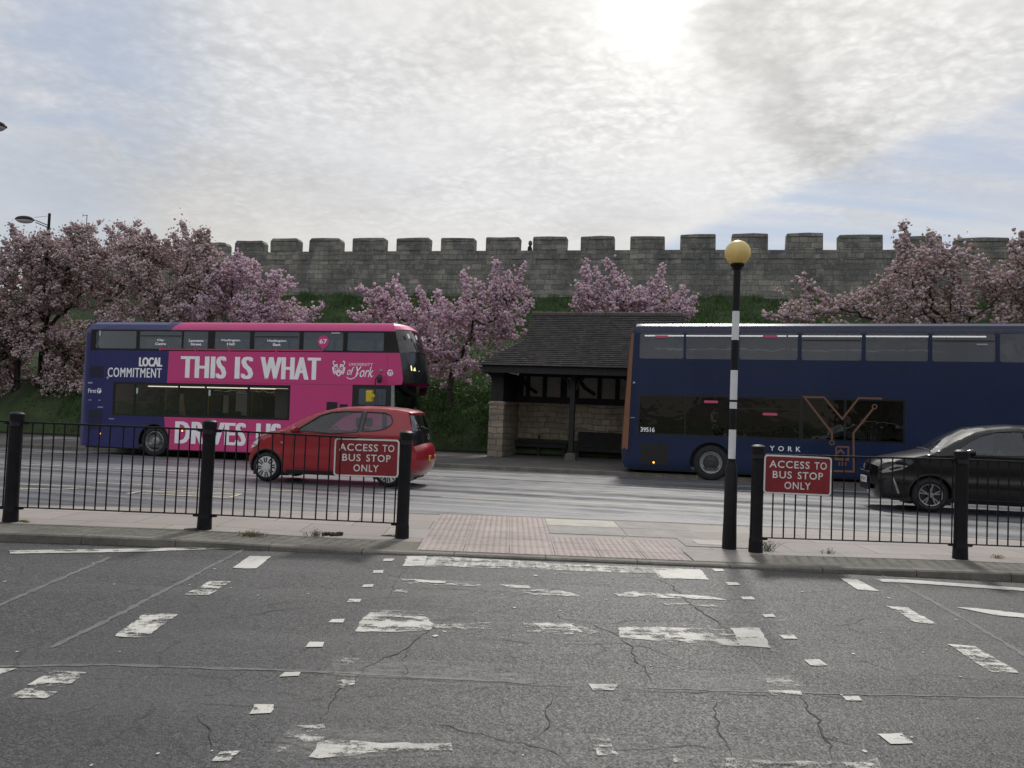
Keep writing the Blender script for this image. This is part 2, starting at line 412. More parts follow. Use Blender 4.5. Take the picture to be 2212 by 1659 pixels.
def m_stone(name, c1, c2, mortar, bw, rh, msz=.012, stain=(.05, .05, .045), st=.5, bump=.6, green=0., bias=0.):
    """coursed stone on an x-z face"""
    m, t, b, tc = custom(name)
    s = t.new('ShaderNodeSeparateXYZ', {0: tc})
    wob = t.m('MULTIPLY', t.m('SUBTRACT', t.noise(tc, 1.1, 4., .6), .5), .30)
    q = t.new('ShaderNodeCombineXYZ', {0: t.m('ADD', s.outputs[0], s.outputs[1]), 1: t.m('ADD', s.outputs[2], wob), 2: 0.}).outputs[0]
    k = t.new('ShaderNodeTexBrick', {'Vector': q, 'Color1': c1, 'Color2': c2, 'Mortar': mortar, 'Scale': 1., 'Mortar Size': msz,
                                     'Mortar Smooth': .4, 'Bias': bias, 'Brick Width': bw, 'Row Height': rh}, offset=.5, squash=.75, squash_frequency=3)
    n1 = t.noise(tc, .55, 5., .6); n2 = t.noise(tc, 5., 6., .7); n3 = t.noise(t.new('ShaderNodeMapping', {0: tc, 3: (2.2, 2.2, .35)}).outputs[0], 1.5, 5., .6)
    # second, larger bond breaks up the courses: some stones span two rows
    q2 = t.new('ShaderNodeVectorMath', {0: q, 1: (.37, .11, 0.)}, operation='ADD').outputs[0]
    k2 = t.new('ShaderNodeTexBrick', {'Vector': q2, 'Color1': (.7, .7, .7), 'Color2': (1.25, 1.22, 1.15), 'Mortar': (.8, .8, .8), 'Scale': 1., 'Mortar Size': .004,
                                      'Mortar Smooth': .6, 'Brick Width': bw * 1.7, 'Row Height': rh * 2}, offset=.35).outputs[0]
    kc = t.mix(.75, k.outputs[0], k2, 'MULTIPLY')
    c = t.mix(t.m('MULTIPLY', t.ss(n1, .38, .66), st), kc, stain)
    c = t.mix(t.m('MULTIPLY', t.ss(n3, .5, .75), st * .8), c, stain)
    c = t.mix(t.m('MULTIPLY', t.ss(n2, .52, .68), .4), c, tuple(min(1, v * 1.5) for v in c2))
    if green: c = t.mix(t.m('MULTIPLY', t.ss(t.noise(tc, 1.1, 5., .6), .45, .7), green), c, (.10, .11, .05))
    t.put(b.inputs['Base Color'], c); b.inputs['Roughness'].default_value = .9
    h = t.m('ADD', t.m('MULTIPLY', k.outputs['Fac'], -1.), t.m('MULTIPLY', n2, .8))
    t.put(b.inputs['Normal'], t.new('ShaderNodeBump', {'Height': h, 'Strength': bump, 'Distance': .03}).outputs[0])
    return m
def m_slabs():
    m, t, b, tc = custom('pink_grey_paving')
    k = t.new('ShaderNodeTexBrick', {'Vector': tc, 'Color1': (.20, .17, .156), 'Color2': (.255, .228, .21), 'Mortar': (.06, .055, .05), 'Scale': 1.,
                                     'Mortar Size': .006, 'Mortar Smooth': .2, 'Bias': 0., 'Brick Width': .9, 'Row Height': .6}, offset=.5)
    n = t.noise(tc, 1.2, 6., .65); n2 = t.noise(tc, 60., 3., .6)
    c = t.mix(t.m('MULTIPLY', t.ss(n, .4, .7), .5), k.outputs[0], (.15, .135, .125))
    c = t.mix(t.m('MULTIPLY', t.ss(n2, .4, .7), .3), c, (.30, .285, .27))
    t.put(b.inputs['Base Color'], c); b.inputs['Roughness'].default_value = .75
    t.put(b.inputs['Normal'], t.new('ShaderNodeBump', {'Height': t.m('ADD', t.m('MULTIPLY', k.outputs['Fac'], -1.), t.m('MULTIPLY', n2, .15)), 'Strength': .5, 'Distance': .01}).outputs[0])
    return m
def m_blossom(name, cols):
    m, t, b, tc = custom(name)
    v = t.new('ShaderNodeTexVoronoi', {'Vector': tc, 'Scale': 7., 'Randomness': 1.})
    s = t.new('ShaderNodeSeparateColor', {0: v.outputs['Color']})
    r = t.new('ShaderNodeValToRGB', {0: s.outputs[0]}); e = r.color_ramp.elements
    e[0].position = 0.; e[0].color = cols[0] + (1,); e[1].position = 1.; e[1].color = cols[2] + (1,)
    x = e.new(.5); x.color = cols[1] + (1,)
    c = t.mix(t.m('MULTIPLY', t.noise(tc, 70., 2., .5), .5), r.outputs[0], tuple(min(1, q * 1.35) for q in cols[2]))
    t.put(b.inputs['Base Color'], c); b.inputs['Roughness'].default_value = .8; b.inputs['Specular IOR Level'].default_value = .2
    tr = t.new('ShaderNodeBsdfTranslucent', {0: c}); o = [n for n in t.n if n.type == 'OUTPUT_MATERIAL'][0]
    t.put(o.inputs[0], t.new('ShaderNodeMixShader', {0: .42, 1: b.outputs[0], 2: tr.outputs[0]}).outputs[0])
    return m

ASPHALT = m_asphalt(); FARROAD = m_farroad(); SLABS = m_slabs()
PAINT = m_paint('worn_white_paint', (.52, .51, .47), .515, 9., .045); PAINT2 = m_paint('faded_white_paint', (.48, .47, .44), .475, 13., .05)
PAINT3 = m_paint('solid_white_paint', (.50, .49, .455), .57, 10., .035); YELLOW = m_paint('faded_cream_paint', (.55, .50, .34), .56, 5.)
GHOST = m_paint('trace_of_paint', (.40, .40, .38), .50, 9., .14, .13)
FADE = m_paint('ghost_paint', (.45, .45, .43), .47, 14., .12, .26)
TAR = mat('tar_crack', (.012, .012, .013), .8); SEAM = mat('bitumen_seam', (.10, .098, .097), .7, var=.35, vs=8.)
PATCH = mat('smooth_asphalt_patch', (.043, .042, .043), .6, var=.25, vs=40., bump=.3, bs=120.)
KERB = mat('kerb_granite', (.125, .117, .10), .8, var=.35, vs=2.5, bump=.3, bs=60.)
CONC = mat('mossy_concrete', (.105, .10, .085), .9, var=.45, vs=2.2, bump=.5, bs=45.)
TACT = mat('tactile_paver', (.28, .232, .215), .75, var=.22, vs=1.7, bump=.2, bs=80.)
PALESLAB = mat('pale_slab', (.34, .32, .28), .75, var=.18, vs=4., bump=.2, bs=70.)
GREYSLAB = mat('grey_slab', (.21, .195, .18), .75, var=.2, vs=4., bump=.2, bs=70.)
FARPAVE = mat('far_pavement', (.085, .08, .078), .8, var=.3, vs=1.5, bump=.2, bs=50.)
BLACKM = mat('black_railing_paint', (.007, .007, .009), .5, var=.5, vs=12., bump=.15, bs=90., rvar=.1, spec=.22)
WHITEM = mat('white_band', (.62, .63, .65), .4, var=.1, vs=8.)
AMBER = mat('amber_globe', (.78, .62, .25), .35, var=.12, vs=6., trans=.25)
SIGNR = mat('sign_red', (.19, .010, .017), .45, var=.2, vs=5.); SIGNW = mat('sign_white', (.62, .62, .60), .5, var=.12, vs=9.)
WALL = m_stone('city_wall_stone', (.145, .15, .152), (.32, .31, .28), (.10, .10, .10), .58, .29, .012, (.088, .092, .093), .75, .8, .16)
SHST = m_stone('shelter_stone', (.25, .225, .175), (.36, .325, .26), (.10, .09, .07), .46, .21, .012, (.16, .14, .105), .4, .7)
TIMBER = mat('dark_timber', (.016, .016, .018), .75, var=.4, vs=4., bump=.3, bs=30.)
PLASTER = mat('grey_plaster', (.40, .37, .36), .9, var=.2, vs=2.)
def m_tiles():
    m, t, b, tc = custom('roof_tiles')
    s = t.new('ShaderNodeSeparateXYZ', {0: tc})
    q = t.new('ShaderNodeCombineXYZ', {0: t.m('ADD', s.outputs[0], t.m('MULTIPLY', s.outputs[1], .15)), 1: s.outputs[2], 2: 0.}).outputs[0]
    k = t.new('ShaderNodeTexBrick', {'Vector': q, 'Color1': (.045, .042, .042), 'Color2': (.10, .09, .085), 'Mortar': (.02, .02, .02), 'Scale': 1., 'Mortar Size': .006,
                                     'Brick Width': .17, 'Row Height': .0745}, offset=.5)
    n = t.noise(tc, 1.1, 6., .65)
    c = t.mix(t.m('MULTIPLY', t.ss(n, .4, .7), .6), k.outputs[0], (.038, .040, .036))
    t.put(b.inputs['Base Color'], c); b.inputs['Roughness'].default_value = .85; return m
TILES = m_tiles()
BANK = mat('grass_bank_soil', (.030, .050, .016), .95, var=.45, vs=1.3, bump=.8, bs=9.)
GRASS = mat('grass_blades', (.048, .105, .025), .7, var=.45, vs=.9, trans=.3)
BARK = mat('cherry_bark', (.035, .028, .026), .85, var=.35, vs=9., bump=.5, bs=25.)
LEAF = mat('bronze_leaves', (.17, .125, .06), .55, var=.45, vs=5., trans=.35)
BLO1 = m_blossom('dusky_blossom', ((.30, .22, .22), (.50, .38, .40), (.78, .66, .69)))
BLO2 = m_blossom('bright_blossom', ((.46, .30, .38), (.66, .47, .57), (.84, .71, .79)))
DRY = mat('dry_weed', (.19, .13, .06), .8, var=.3, vs=30., trans=.2); GREENW = mat('green_weed', (.06, .10, .02), .7, var=.3, vs=30., trans=.3)
SOIL = mat('dark_soil', (.03, .025, .018), .95, var=.5, vs=20., bump=.8, bs=50.); MOSS = mat('yellow_moss', (.14, .12, .03), .95, var=.4, vs=30., bump=.8, bs=60.)
# vehicles
BLUE = mat('indigo_vinyl', (.016, .017, .115), .34, coat=.2, var=.10, vs=1.2); PINK = mat('pink_vinyl', (.56, .045, .20), .36, coat=.2, var=.06, vs=1.)
NAVYR = mat('navy_roof', (.012, .03, .085), .55, var=.2, vs=2.); NAVY = mat('navy_paint', (.005, .016, .058), .28, coat=.2, spec=.4, var=.15, vs=.9); ORANGE = mat('orange_paint', (.20, .083, .04), .5, coat=.3, var=.1, vs=3.)
TRIM = mat('black_trim', (.012, .012, .014), .35, var=.2, vs=6.); GLOSSB = mat('black_gloss', (.012, .013, .016), .16, coat=.4)
LETW = mat('white_vinyl', (.90, .90, .93), .5, var=.06, vs=3.); LINEP = mat('route_line_pink', (.48, .04, .13), .45)
TYRE = mat('tyre_rubber', (.016, .016, .017), .8, var=.3, vs=12.); STEEL = mat('grey_steel', (.27, .275, .28), .4, metal=.5, var=.25, vs=10.)
DKSTEEL = mat('dark_steel', (.05, .05, .055), .5, metal=.4, var=.3, vs=10.); ALLOY = mat('alloy', (.27, .27, .28), .35, metal=.7); PLASTW = mat('silver_plastic', (.52, .52, .53), .4, var=.06, vs=20.)
CARRED = mat('red_car_paint', (.27, .007, .016), .28, coat=.4, var=.04, vs=1.); CARBLK = mat('dark_car_paint', (.0025, .0025, .0034), .2, coat=.35, spec=.35)
INSIDE = mat('cabin_grey', (.075, .078, .085), .8, var=.2, vs=3.); SEATM = mat('seat_fabric', (.035, .038, .075), .9, var=.25, vs=12.); SEATD = mat('dark_seat', (.022, .022, .026), .9)
CEIL = mat('cabin_ceiling', (.40, .40, .40), .8); POLEY = mat('yellow_pole', (.55, .38, .02), .4)
YELM = mat('yellow_mirror', (.60, .45, .02), .4); LEDM = mat('strip_light', (.9, .9, .85), .5, emit=(1., .97, .88), es=2.2); LEDY = mat('display_led', (.8, .8, .3), .5, emit=(.95, .95, .42), es=1.3)
AMB = mat('amber_marker', (.8, .3, .02), .3, emit=(1., .42, .06), es=2.2); REDL = mat('red_lens', (.35, .01, .015), .15, coat=.5); CLEARL = mat('headlamp_lens', (.45, .46, .48), .1, metal=.55)
PLATEY = mat('yellow_plate', (.62, .46, .04), .45); PLATEW = mat('white_plate', (.68, .68, .68), .45); STICK = mat('pink_sticker', (.55, .08, .17), .5); STICKG = mat('pale_sticker', (.35, .5, .47), .5)
LOGO = mat('copper_logo', (.15, .070, .042), .5)
GL_UP = glass('upper_glass', (.62, .67, .72), 1.5, .36, (.24, .30, .37)); GL_LO = glass('lower_glass', (.40, .38, .35), 1.3); GL_LO2 = glass('dark_lower_glass', (.17, .15, .12), 1.4); GL_GREY = glass('grey_glass', (.42, .44, .47), 1.2, .42, (.25, .26, .30))  # GL_UP: blue-grey reflection put into its diffuse share
GL_CAR = glass('car_glass', (.60, .66, .68), 1.5, .025, (.24, .30, .33)); GL_DK = glass('privacy_glass', (.10, .11, .12), 1.6); GL_WS = glass('windscreen_glass', (.35, .38, .39), 1.5)  # GL_CAR: faint bluish reflection mixed in as diffuse colour
# ---------------------------------------------------------------- setting: ground, roads, island
rng = np.random.default_rng(7); random.seed(7)
def project(P):
    v = np.asarray(P, float) - EYE; z = v @ FW
    return 1106 + 1661 * (v @ CR) / z, 829.5 - 1661 * (v @ CU) / z
def interp(x, pts): return float(np.interp(x, [p[0] for p in pts], [p[1] for p in pts]))
KF = [(-40, 6.75), (-14, 7.12), (-8, 7.40), (-5, 7.46), (-2, 7.53), (0, 7.56), (2, 7.56), (3.3, 7.54), (5, 7.48), (8, 7.3), (14, 7.0), (40, 6.5)]
KB = [(-40, 7.6), (-14, 8.6), (-8, 9.1), (-3.4, 9.9), (-.9, 10.4), (2, 10.45), (3.6, 10.35), (8, 9.7), (14, 9.0), (40, 7.8)]
ZPAV = .252
def sm(a, b, x):
    k = min(1, max(0, (x - a) / (b - a))); return k * k * (3 - 2 * k)
def zpv(x, y):
    low = sm(-3.6, -1.2, x) * (1 - sm(2.2, 5.0, x))
    return ZPAV - low * .047 * (.55 + .45 * (1 - sm(7.5, 10, y)))
def pave_pt(px, py):
    z = ZPAV
    for _ in range(8): q = on_plane(px, py, z); z = zpv(float(q[0]), float(q[1]))
    return float(q[0]), float(q[1])
def grid_strip(name, material, xs, f0, f1, zf, ny=8, base=None):
    mb = MB(); n = len(xs)
    for j in range(ny + 1):
        for x in xs:
            y = f0(x) + (f1(x) - f0(x)) * j / ny; mb.v.append((x, y, zf(x, y)))
    for j in range(ny):
        for i in range(n - 1):
            a = j * n + i; mb.f.append((a, a + 1, a + n + 1, a + n))
    return tag(mb.build(name, material, None, True), kind='structure')
mb = MB(); R = 900.
mb.add([(-R, -R, -4.), (R, -R, -4.), (R, R, -4.), (-R, R, -4.)], [(0, 1, 2, 3)])
tag(mb.build('ground', BANK), kind='structure')
XS = sorted(set([-40, -30, -22, -17] + [round(x, 2) for x in np.arange(-14, 14.01, .35)] + [17, 22, 30, 40]))
grid_strip('road', ASPHALT, XS, lambda x: -25., lambda x: interp(x, KF) + .01, lambda x, y: near_z(y), 12)
def kf(x): return interp(x, KF)
def kb(x): return interp(x, KB)
grid_strip('pavement', SLABS, XS, lambda x: kf(x) + .62, lambda x: kb(x) - .13, zpv, 8)
grid_strip('pavement_edge', CONC, XS, lambda x: kf(x) + .13, lambda x: kf(x) + .62, zpv, 3)
def kerb(name, xs, f, sgn, zt, zb, w=.13, zin=None):
    """run of kerb stones about 0.9 m long with open joints"""
    mb = MB(); x = xs[0]
    while x < xs[1]:
        x2 = min(x + .9, xs[1]); a, b = x + .004, x2 - .004
        P = []
        for q in (a, b):
            y = f(q)
            P += [(q, y, zb(q, y)), (q, y + sgn * .012, zt(q, y) - .012), (q, y + sgn * .03, zt(q, y) + .001), (q, y + sgn * w, zt(q, y) + .001), (q, y + sgn * w, zb(q, y))]
        mb.add(P, [(0, 5, 6, 1), (1, 6, 7, 2), (2, 7, 8, 3), (3, 8, 9, 4), (0, 1, 2, 3, 4), (9, 8, 7, 6, 5)])
        x = x2
    return tag(mb.build(name, KERB), kind='structure')
kerb('kerb', (-14, 14), kf, 1, zpv, lambda x, y: near_z(y) - .08)
kerb('kerb', (-14, 14), kb, -1, zpv, lambda x, y: far_z(x, y) - .1)
# far carriageway, in its own frame so that its texture runs along it
def road_sheet(name, material, s0, s1, t0, t1, zf, ns=40, nt=6, kind='structure'):
    ox, oy = road(0, 0); mb = MB(); V = []
    for j in range(nt + 1):
        for i in range(ns + 1):
            s, t = s0 + (s1 - s0) * i / ns, t0 + (t1 - t0) * j / nt; mb.v.append((s, t, zf(s, t)))
    for j in range(nt):
        for i in range(ns):
            a = j * (ns + 1) + i; mb.f.append((a, a + 1, a + ns + 2, a + ns + 1))
    o = mb.build(name, material, None, True); o.location = (ox, oy, 0); o.rotation_euler = (0, 0, -YAW)
    return tag(o, kind=kind)
def fzs(s, t): return far_z(*road(s, t))
def far_carriageway():
    xs = np.linspace(-75, 75, 151); mb = MB(); n = len(xs); ny = 10; ox, oy = RO
    for j in range(ny + 1):
        for x in xs:
            y0 = kb(x) - .1; s = (x - ox - RV[0] * -.28) / RU[0]; y1 = road(s, -.28)[1]; y = y0 + (max(y1, y0 + .5) - y0) * j / ny
            d = np.array([x - ox, y - oy]); mb.v.append((float(d @ RU), float(d @ RV), far_z(x, y)))
    for j in range(ny):
        for i in range(n - 1): a = j * n + i; mb.f.append((a, a + 1, a + n + 1, a + n))
    o = mb.build('far_road', FARROAD, None, True); o.location = (ox, oy, 0); o.rotation_euler = (0, 0, -YAW); tag(o, kind='structure')
far_carriageway()
road_sheet('far_pavement', FARPAVE, -70, 70, -.13, 5.4, pave_z, 60, 6)
mb = MB(); s = -50.
while s < 50:
    a, b = s + .004, s + .911; P = []
    for q in (a, b):
        P += [(q, -.28, fzs(q, -.28) - .05), (q, -.265, pave_z(q, -.28) - .015), (q, -.245, pave_z(q, -.28) + .002), (q, -.13, pave_z(q, -.13) + .002), (q, -.13, fzs(q, -.2) - .05)]
    mb.add(P, [(0, 5, 6, 1), (1, 6, 7, 2), (2, 7, 8, 3), (3, 8, 9, 4), (0, 1, 2, 3, 4), (9, 8, 7, 6, 5)]); s += .915
o = mb.build('far_kerb', KERB); o.location = (*road(0, 0), 0); o.rotation_euler = (0, 0, -YAW); tag(o, kind='structure')
# low dark edging at the back of the far pavement
mb = MB()
for s in np.arange(-50, 50, 1.0):
    if -5.4 < s < 3.2: continue
    mb.box(s + .003, s + .997, 5.4, 5.5, pave_z(s, 5.4) - .2, pave_z(s, 5.4) + .09)
o = mb.build('pavement_edging', TAR); o.location = (*road(0, 0), 0); o.rotation_euler = (0, 0, -YAW); tag(o, kind='structure')

# tactile paving at the crossing: L of two blocks, domes modelled
def tactile():
    mb = MB()
    def tile(x0, x1, y0, y1):
        g = .004
        q = [(x0 + g, y0 + g), (x1 - g, y0 + g), (x1 - g, y1 - g), (x0 + g, y1 - g)]
        mb.add([(x, y, zpv(x, y) - .01) for x, y in q] + [(x, y, zpv(x, y) + .006) for x, y in q],
               [(4, 5, 6, 7), (0, 1, 5, 4), (1, 2, 6, 5), (2, 3, 7, 6), (3, 0, 4, 7)])
        for i in range(7):
            for j in range(6):
                cx, cy = x0 + (i + .5) * (x1 - x0) / 7, y0 + (j + .5) * (y1 - y0) / 6; z = zpv(cx, cy) + .0055; o = len(mb.v)
                for r, h in ((.0165, 0), (.012, .0038)):
                    for k in range(8): mb.v.append((cx + r * math.cos(k * math.pi / 4), cy + r * math.sin(k * math.pi / 4), z + h))
                for k in range(8): mb.f.append((o + k, o + (k + 1) % 8, o + 8 + (k + 1) % 8, o + 8 + k))
                mb.f.append(tuple(o + 8 + k for k in range(8)))
    for i in range(3):
        for j in range(6): tile(-.88 + i * .46, -.88 + (i + 1) * .46, 7.70 + j * .43, 7.70 + (j + 1) * .43)
        for j in range(3): tile(.50 + i * .455, .50 + (i + 1) * .455, 7.70 + j * .37, 7.70 + (j + 1) * .37)
    return tag(mb.build('tactile_paving', TACT), kind='structure')
tactile()
def pv_pt(x, y, z=.25): return on_plane(x, y, z)
def flat_piece(name, m, poly, zf, h=.006, kind='structure'):
    n = len(poly)
    mb = MB(); mb.add([(x, y, zf(x, y) - .01) for x, y in poly] + [(x, y, zf(x, y) + h) for x, y in poly],
                      [tuple(range(n, 2 * n))] + [(i, (i + 1) % n, (i + 1) % n + n, i + n) for i in range(n)])
    return tag(mb.build(name, m), kind=kind)
flat_piece('paving_slab', PALESLAB, [(.51, 9.66), (1.41, 9.66), (1.41, 10.24), (.51, 10.24)], zpv)
flat_piece('paving_slab', GREYSLAB, [(.51, 9.05), (1.41, 9.05), (1.41, 9.64), (.51, 9.64)], zpv)
flat_piece('paving_slab', GREYSLAB, [(1.43, 9.66), (2.31, 9.66), (2.31, 10.24), (1.43, 10.24)], zpv, .004)
flat_piece('paving_slab', GREYSLAB, [(1.43, 9.05), (2.31, 9.05), (2.31, 9.64), (1.43, 9.64)], zpv, .005)
flat_piece('paving_slab', GREYSLAB, [(1.89, 7.72), (2.55, 7.72), (2.55, 8.33), (1.89, 8.33)], zpv, .004)

# painted markings on the near road (outlines taken on the road plane)
def ribbon(pts, w, lift, zf, name, m, jag=0., seed=0, taper=False):
    r = random.Random(seed); P = []
    for i in range(len(pts) - 1):
        a, b = np.array(pts[i][:2], float), np.array(pts[i + 1][:2], float); k = max(1, int(np.linalg.norm(b - a) / .05)) if jag else 1
        for j in range(k): P.append(a + (b - a) * j / k)
    P.append(np.array(pts[-1][:2], float)); mb = MB(); n = len(P); off = 0
    for i, p in enumerate(P):
        t = P[min(i + 1, n - 1)] - P[max(i - 1, 0)]; t /= np.linalg.norm(t) + 1e-9; nn = np.array([-t[1], t[0]])
        off = off * .6 + r.uniform(-jag, jag); ww = w * (r.uniform(.35, 1.3) if jag else 1) * (min(1, 3 * i / n, 3 * (n - i) / n) if taper else 1)
        for sgn in (-.5, .5):
            q = p + nn * (off + sgn * ww); mb.v.append((q[0], q[1], zf(q[0], q[1]) + lift))
    mb.f = [(2 * i, 2 * i + 1, 2 * i + 3, 2 * i + 2) for i in range(n - 1)]
    return tag(mb.build(name, m), kind='structure')
zn = lambda x, y: near_z(y)
def patch(name, m, px, lift=.004, jag=0., seed=1):
    pts = [near_pt(*p)[:2] for p in px]; r = random.Random(seed)
    if jag:
        P = []
        for i in range(len(pts)):
            a, b = pts[i], pts[(i + 1) % len(pts)]; k = max(1, int(np.linalg.norm(b - a) / .05))
            for j in range(k): P.append(a + (b - a) * j / k + np.array([r.uniform(-jag, jag), r.uniform(-jag, jag)]))
        pts = P
    mb = MB(); V, F = fill2d([tuple(p) for p in pts], (), .5, False)
    mb.add([(x, y, near_z(y) + lift) for x, y in V], F)
    return tag(mb.build(name, m), kind='structure')
STR = [
    (GHOST, [(872, 1200), (1513, 1231), (1531, 1254), (868, 1226)]), (GHOST, [(840, 1248), (1582, 1284), (1604, 1316), (828, 1284)]), (GHOST, [(792, 1316), (1640, 1356), (1664, 1401), (765, 1368)]),
    (GHOST, [(722, 1420), (1722, 1458), (1762, 1507), (690, 1474)]), (GHOST, [(625, 1562), (1865, 1612), (1930, 1680), (560, 1648)]),
    (PAINT, [(878, 1202), (930, 1201), (1100, 1211), (1300, 1222), (1513, 1231), (1531, 1253), (1425, 1249), (1418, 1240), (1290, 1236), (1100, 1228), (950, 1225), (870, 1224)]),
    (PAINT3, [(1425, 1232), (1513, 1231), (1531, 1253), (1428, 1250)]),
    (PAINT3, [(882, 1203), (925, 1202), (915, 1222), (870, 1224)]),
    (PAINT2, [(862, 1250), (960, 1255), (1040, 1262), (1040, 1268), (880, 1262)]),
    (PAINT3, [(890, 1253), (965, 1257), (960, 1261), (905, 1259)]),
    (PAINT, [(1078, 1263), (1145, 1266), (1143, 1271), (1100, 1270)]),
    (PAINT, [(1120, 1277), (1165, 1274), (1210, 1276), (1255, 1288), (1245, 1290), (1150, 1286)]),
    (PAINT, [(1328, 1283), (1370, 1279), (1440, 1283), (1545, 1290), (1570, 1297), (1450, 1293), (1340, 1290)]),
    (PAINT2, [(1420, 1300), (1540, 1307), (1560, 1313), (1440, 1308)]),
    (PAINT2, [(860, 1275), (885, 1276), (880, 1282), (850, 1281)]),
    (PAINT2, [(800, 1318), (925, 1322), (922, 1330), (810, 1328)]),
    (PAINT, [(800, 1324), (920, 1334), (940, 1352), (930, 1362), (860, 1366), (765, 1365), (785, 1336)]),
    (PAINT2, [(930, 1350), (1060, 1346), (1060, 1362), (960, 1368)]),
    (PAINT2, [(1130, 1345), (1240, 1348), (1290, 1366), (1270, 1376), (1140, 1366)]),
    (PAINT, [(1150, 1348), (1235, 1350), (1262, 1368), (1180, 1368)]),
    (PAINT, [(1336, 1354), (1420, 1355), (1560, 1360), (1640, 1357), (1664, 1400), (1560, 1394), (1460, 1388), (1340, 1378)]),
    (PAINT3, [(1578, 1358), (1640, 1357), (1664, 1400), (1600, 1396)]),
    (FADE, [(720, 1428), (860, 1430), (1150, 1460), (1150, 1475), (720, 1462)]),
    (PAINT2, [(740, 1424), (775, 1424), (760, 1437), (736, 1437)]),
    (FADE, [(1460, 1470), (1720, 1460), (1742, 1486), (1500, 1494)]),
    (PAINT2, [(1655, 1465), (1700, 1464), (1735, 1485), (1660, 1482)]),
    (PAINT2, [(725, 1472), (770, 1465), (765, 1478), (735, 1490)]),
    (PAINT, [(1270, 1479), (1335, 1480), (1322, 1493), (1280, 1492)]),
    (PAINT, [(1660, 1492), (1730, 1494), (1735, 1505), (1670, 1503)]),
    (FADE, [(630, 1568), (720, 1570), (985, 1600), (980, 1632), (640, 1645), (585, 1630)]),
    (PAINT2, [(625, 1570), (700, 1566), (700, 1600), (600, 1625)]),
    (PAINT, [(690, 1605), (720, 1596), (800, 1606), (975, 1608), (980, 1622), (800, 1628), (690, 1640), (665, 1638)]),
    (PAINT2, [(1278, 1595), (1318, 1594), (1322, 1612), (1340, 1636), (1290, 1636)]),
    (PAINT2, [(1455, 1632), (1498, 1634), (1492, 1650), (1450, 1648)]),
    (PAINT, [(1568, 1640), (1650, 1645), (1840, 1650), (1895, 1640), (1905, 1668), (1560, 1668)]),
]
for i, (m, px) in enumerate(STR): patch('crossing_stripe', m, px, .004 + .0006 * (i % 5), .008, i)
for i, (x, y, w, h) in enumerate([(840, 1210, 24, 6), (817, 1236, 25, 7), (793, 1266, 25, 7), (764, 1299, 30, 8), (727, 1342, 32, 9), (682, 1394, 36, 12), (627, 1458, 42, 11),
                                  (566, 1533, 48, 22), (488, 1635, 46, 24),
                                  (1551, 1232, 22, 6), (1583, 1262, 27, 7), (1616, 1293, 28, 7), (1660, 1331, 30, 8), (1704, 1377, 38, 10), (1762, 1433, 42, 14), (1841, 1510, 36, 12), (1935, 1597, 56, 24)]):
    k = -.42 if x < 1100 else .5; w *= .9; h *= .85
    patch('crossing_stud_mark', PAINT3 if i not in (7, 8) else PAINT, [(x - w / 2 - k * h, y - h / 2), (x + w / 2 - k * h, y - h / 2), (x + w / 2 + k * h, y + h / 2), (x - w / 2 + k * h, y + h / 2)], .005, .010, 50 + i)
for i, px in enumerate([[(540, 1202), (585, 1203), (553, 1229), (500, 1228)], [(455, 1256), (498, 1257), (450, 1287), (397, 1286)],
                        [(312, 1327), (384, 1328), (315, 1378), (246, 1376)], [(110, 1450), (190, 1453), (100, 1510), (22, 1508)], [(-60, 1445), (32, 1446), (5, 1458), (-60, 1462)],
                        [(1815, 1250), (1852, 1252), (1900, 1278), (1853, 1275)], [(1915, 1310), (1960, 1313), (2025, 1350), (1975, 1345)], [(2048, 1393), (2105, 1397), (2203, 1455), (2140, 1453)]]):
    patch('lane_dash', PAINT3 if i in (0, 5) else PAINT, px, .005, .008, 90 + i)
for i, px in enumerate([[(20, 1190), (300, 1186), (525, 1181), (527, 1185), (300, 1193), (22, 1197)], [(1895, 1252), (1960, 1253), (2260, 1275), (2260, 1281), (1960, 1260), (1905, 1258)],
                        [(2066, 1313), (2110, 1315), (2260, 1332), (2260, 1340), (2150, 1330)]]):
    patch('edge_line', PAINT3, px, .0055, .004, 120 + i)
LIN = lambda px: [near_pt(*p) for p in px]
for i, (px, w) in enumerate([([(-10, 1312), (120, 1255), (240, 1203)], .05), ([(527, 1187), (430, 1237), (280, 1315), (110, 1400)], .05), ([(1882, 1232), (1960, 1270), (2060, 1325), (2230, 1425)], .05),
                             ([(-10, 1440), (240, 1437), (700, 1452), (1150, 1476)], .035), ([(1400, 1486), (1700, 1498), (2225, 1507)], .022), ([(2100, 1248), (2230, 1285)], .03)]):
    ribbon(LIN(px), w, .0025, zn, 'road_joint', SEAM, .006, i)
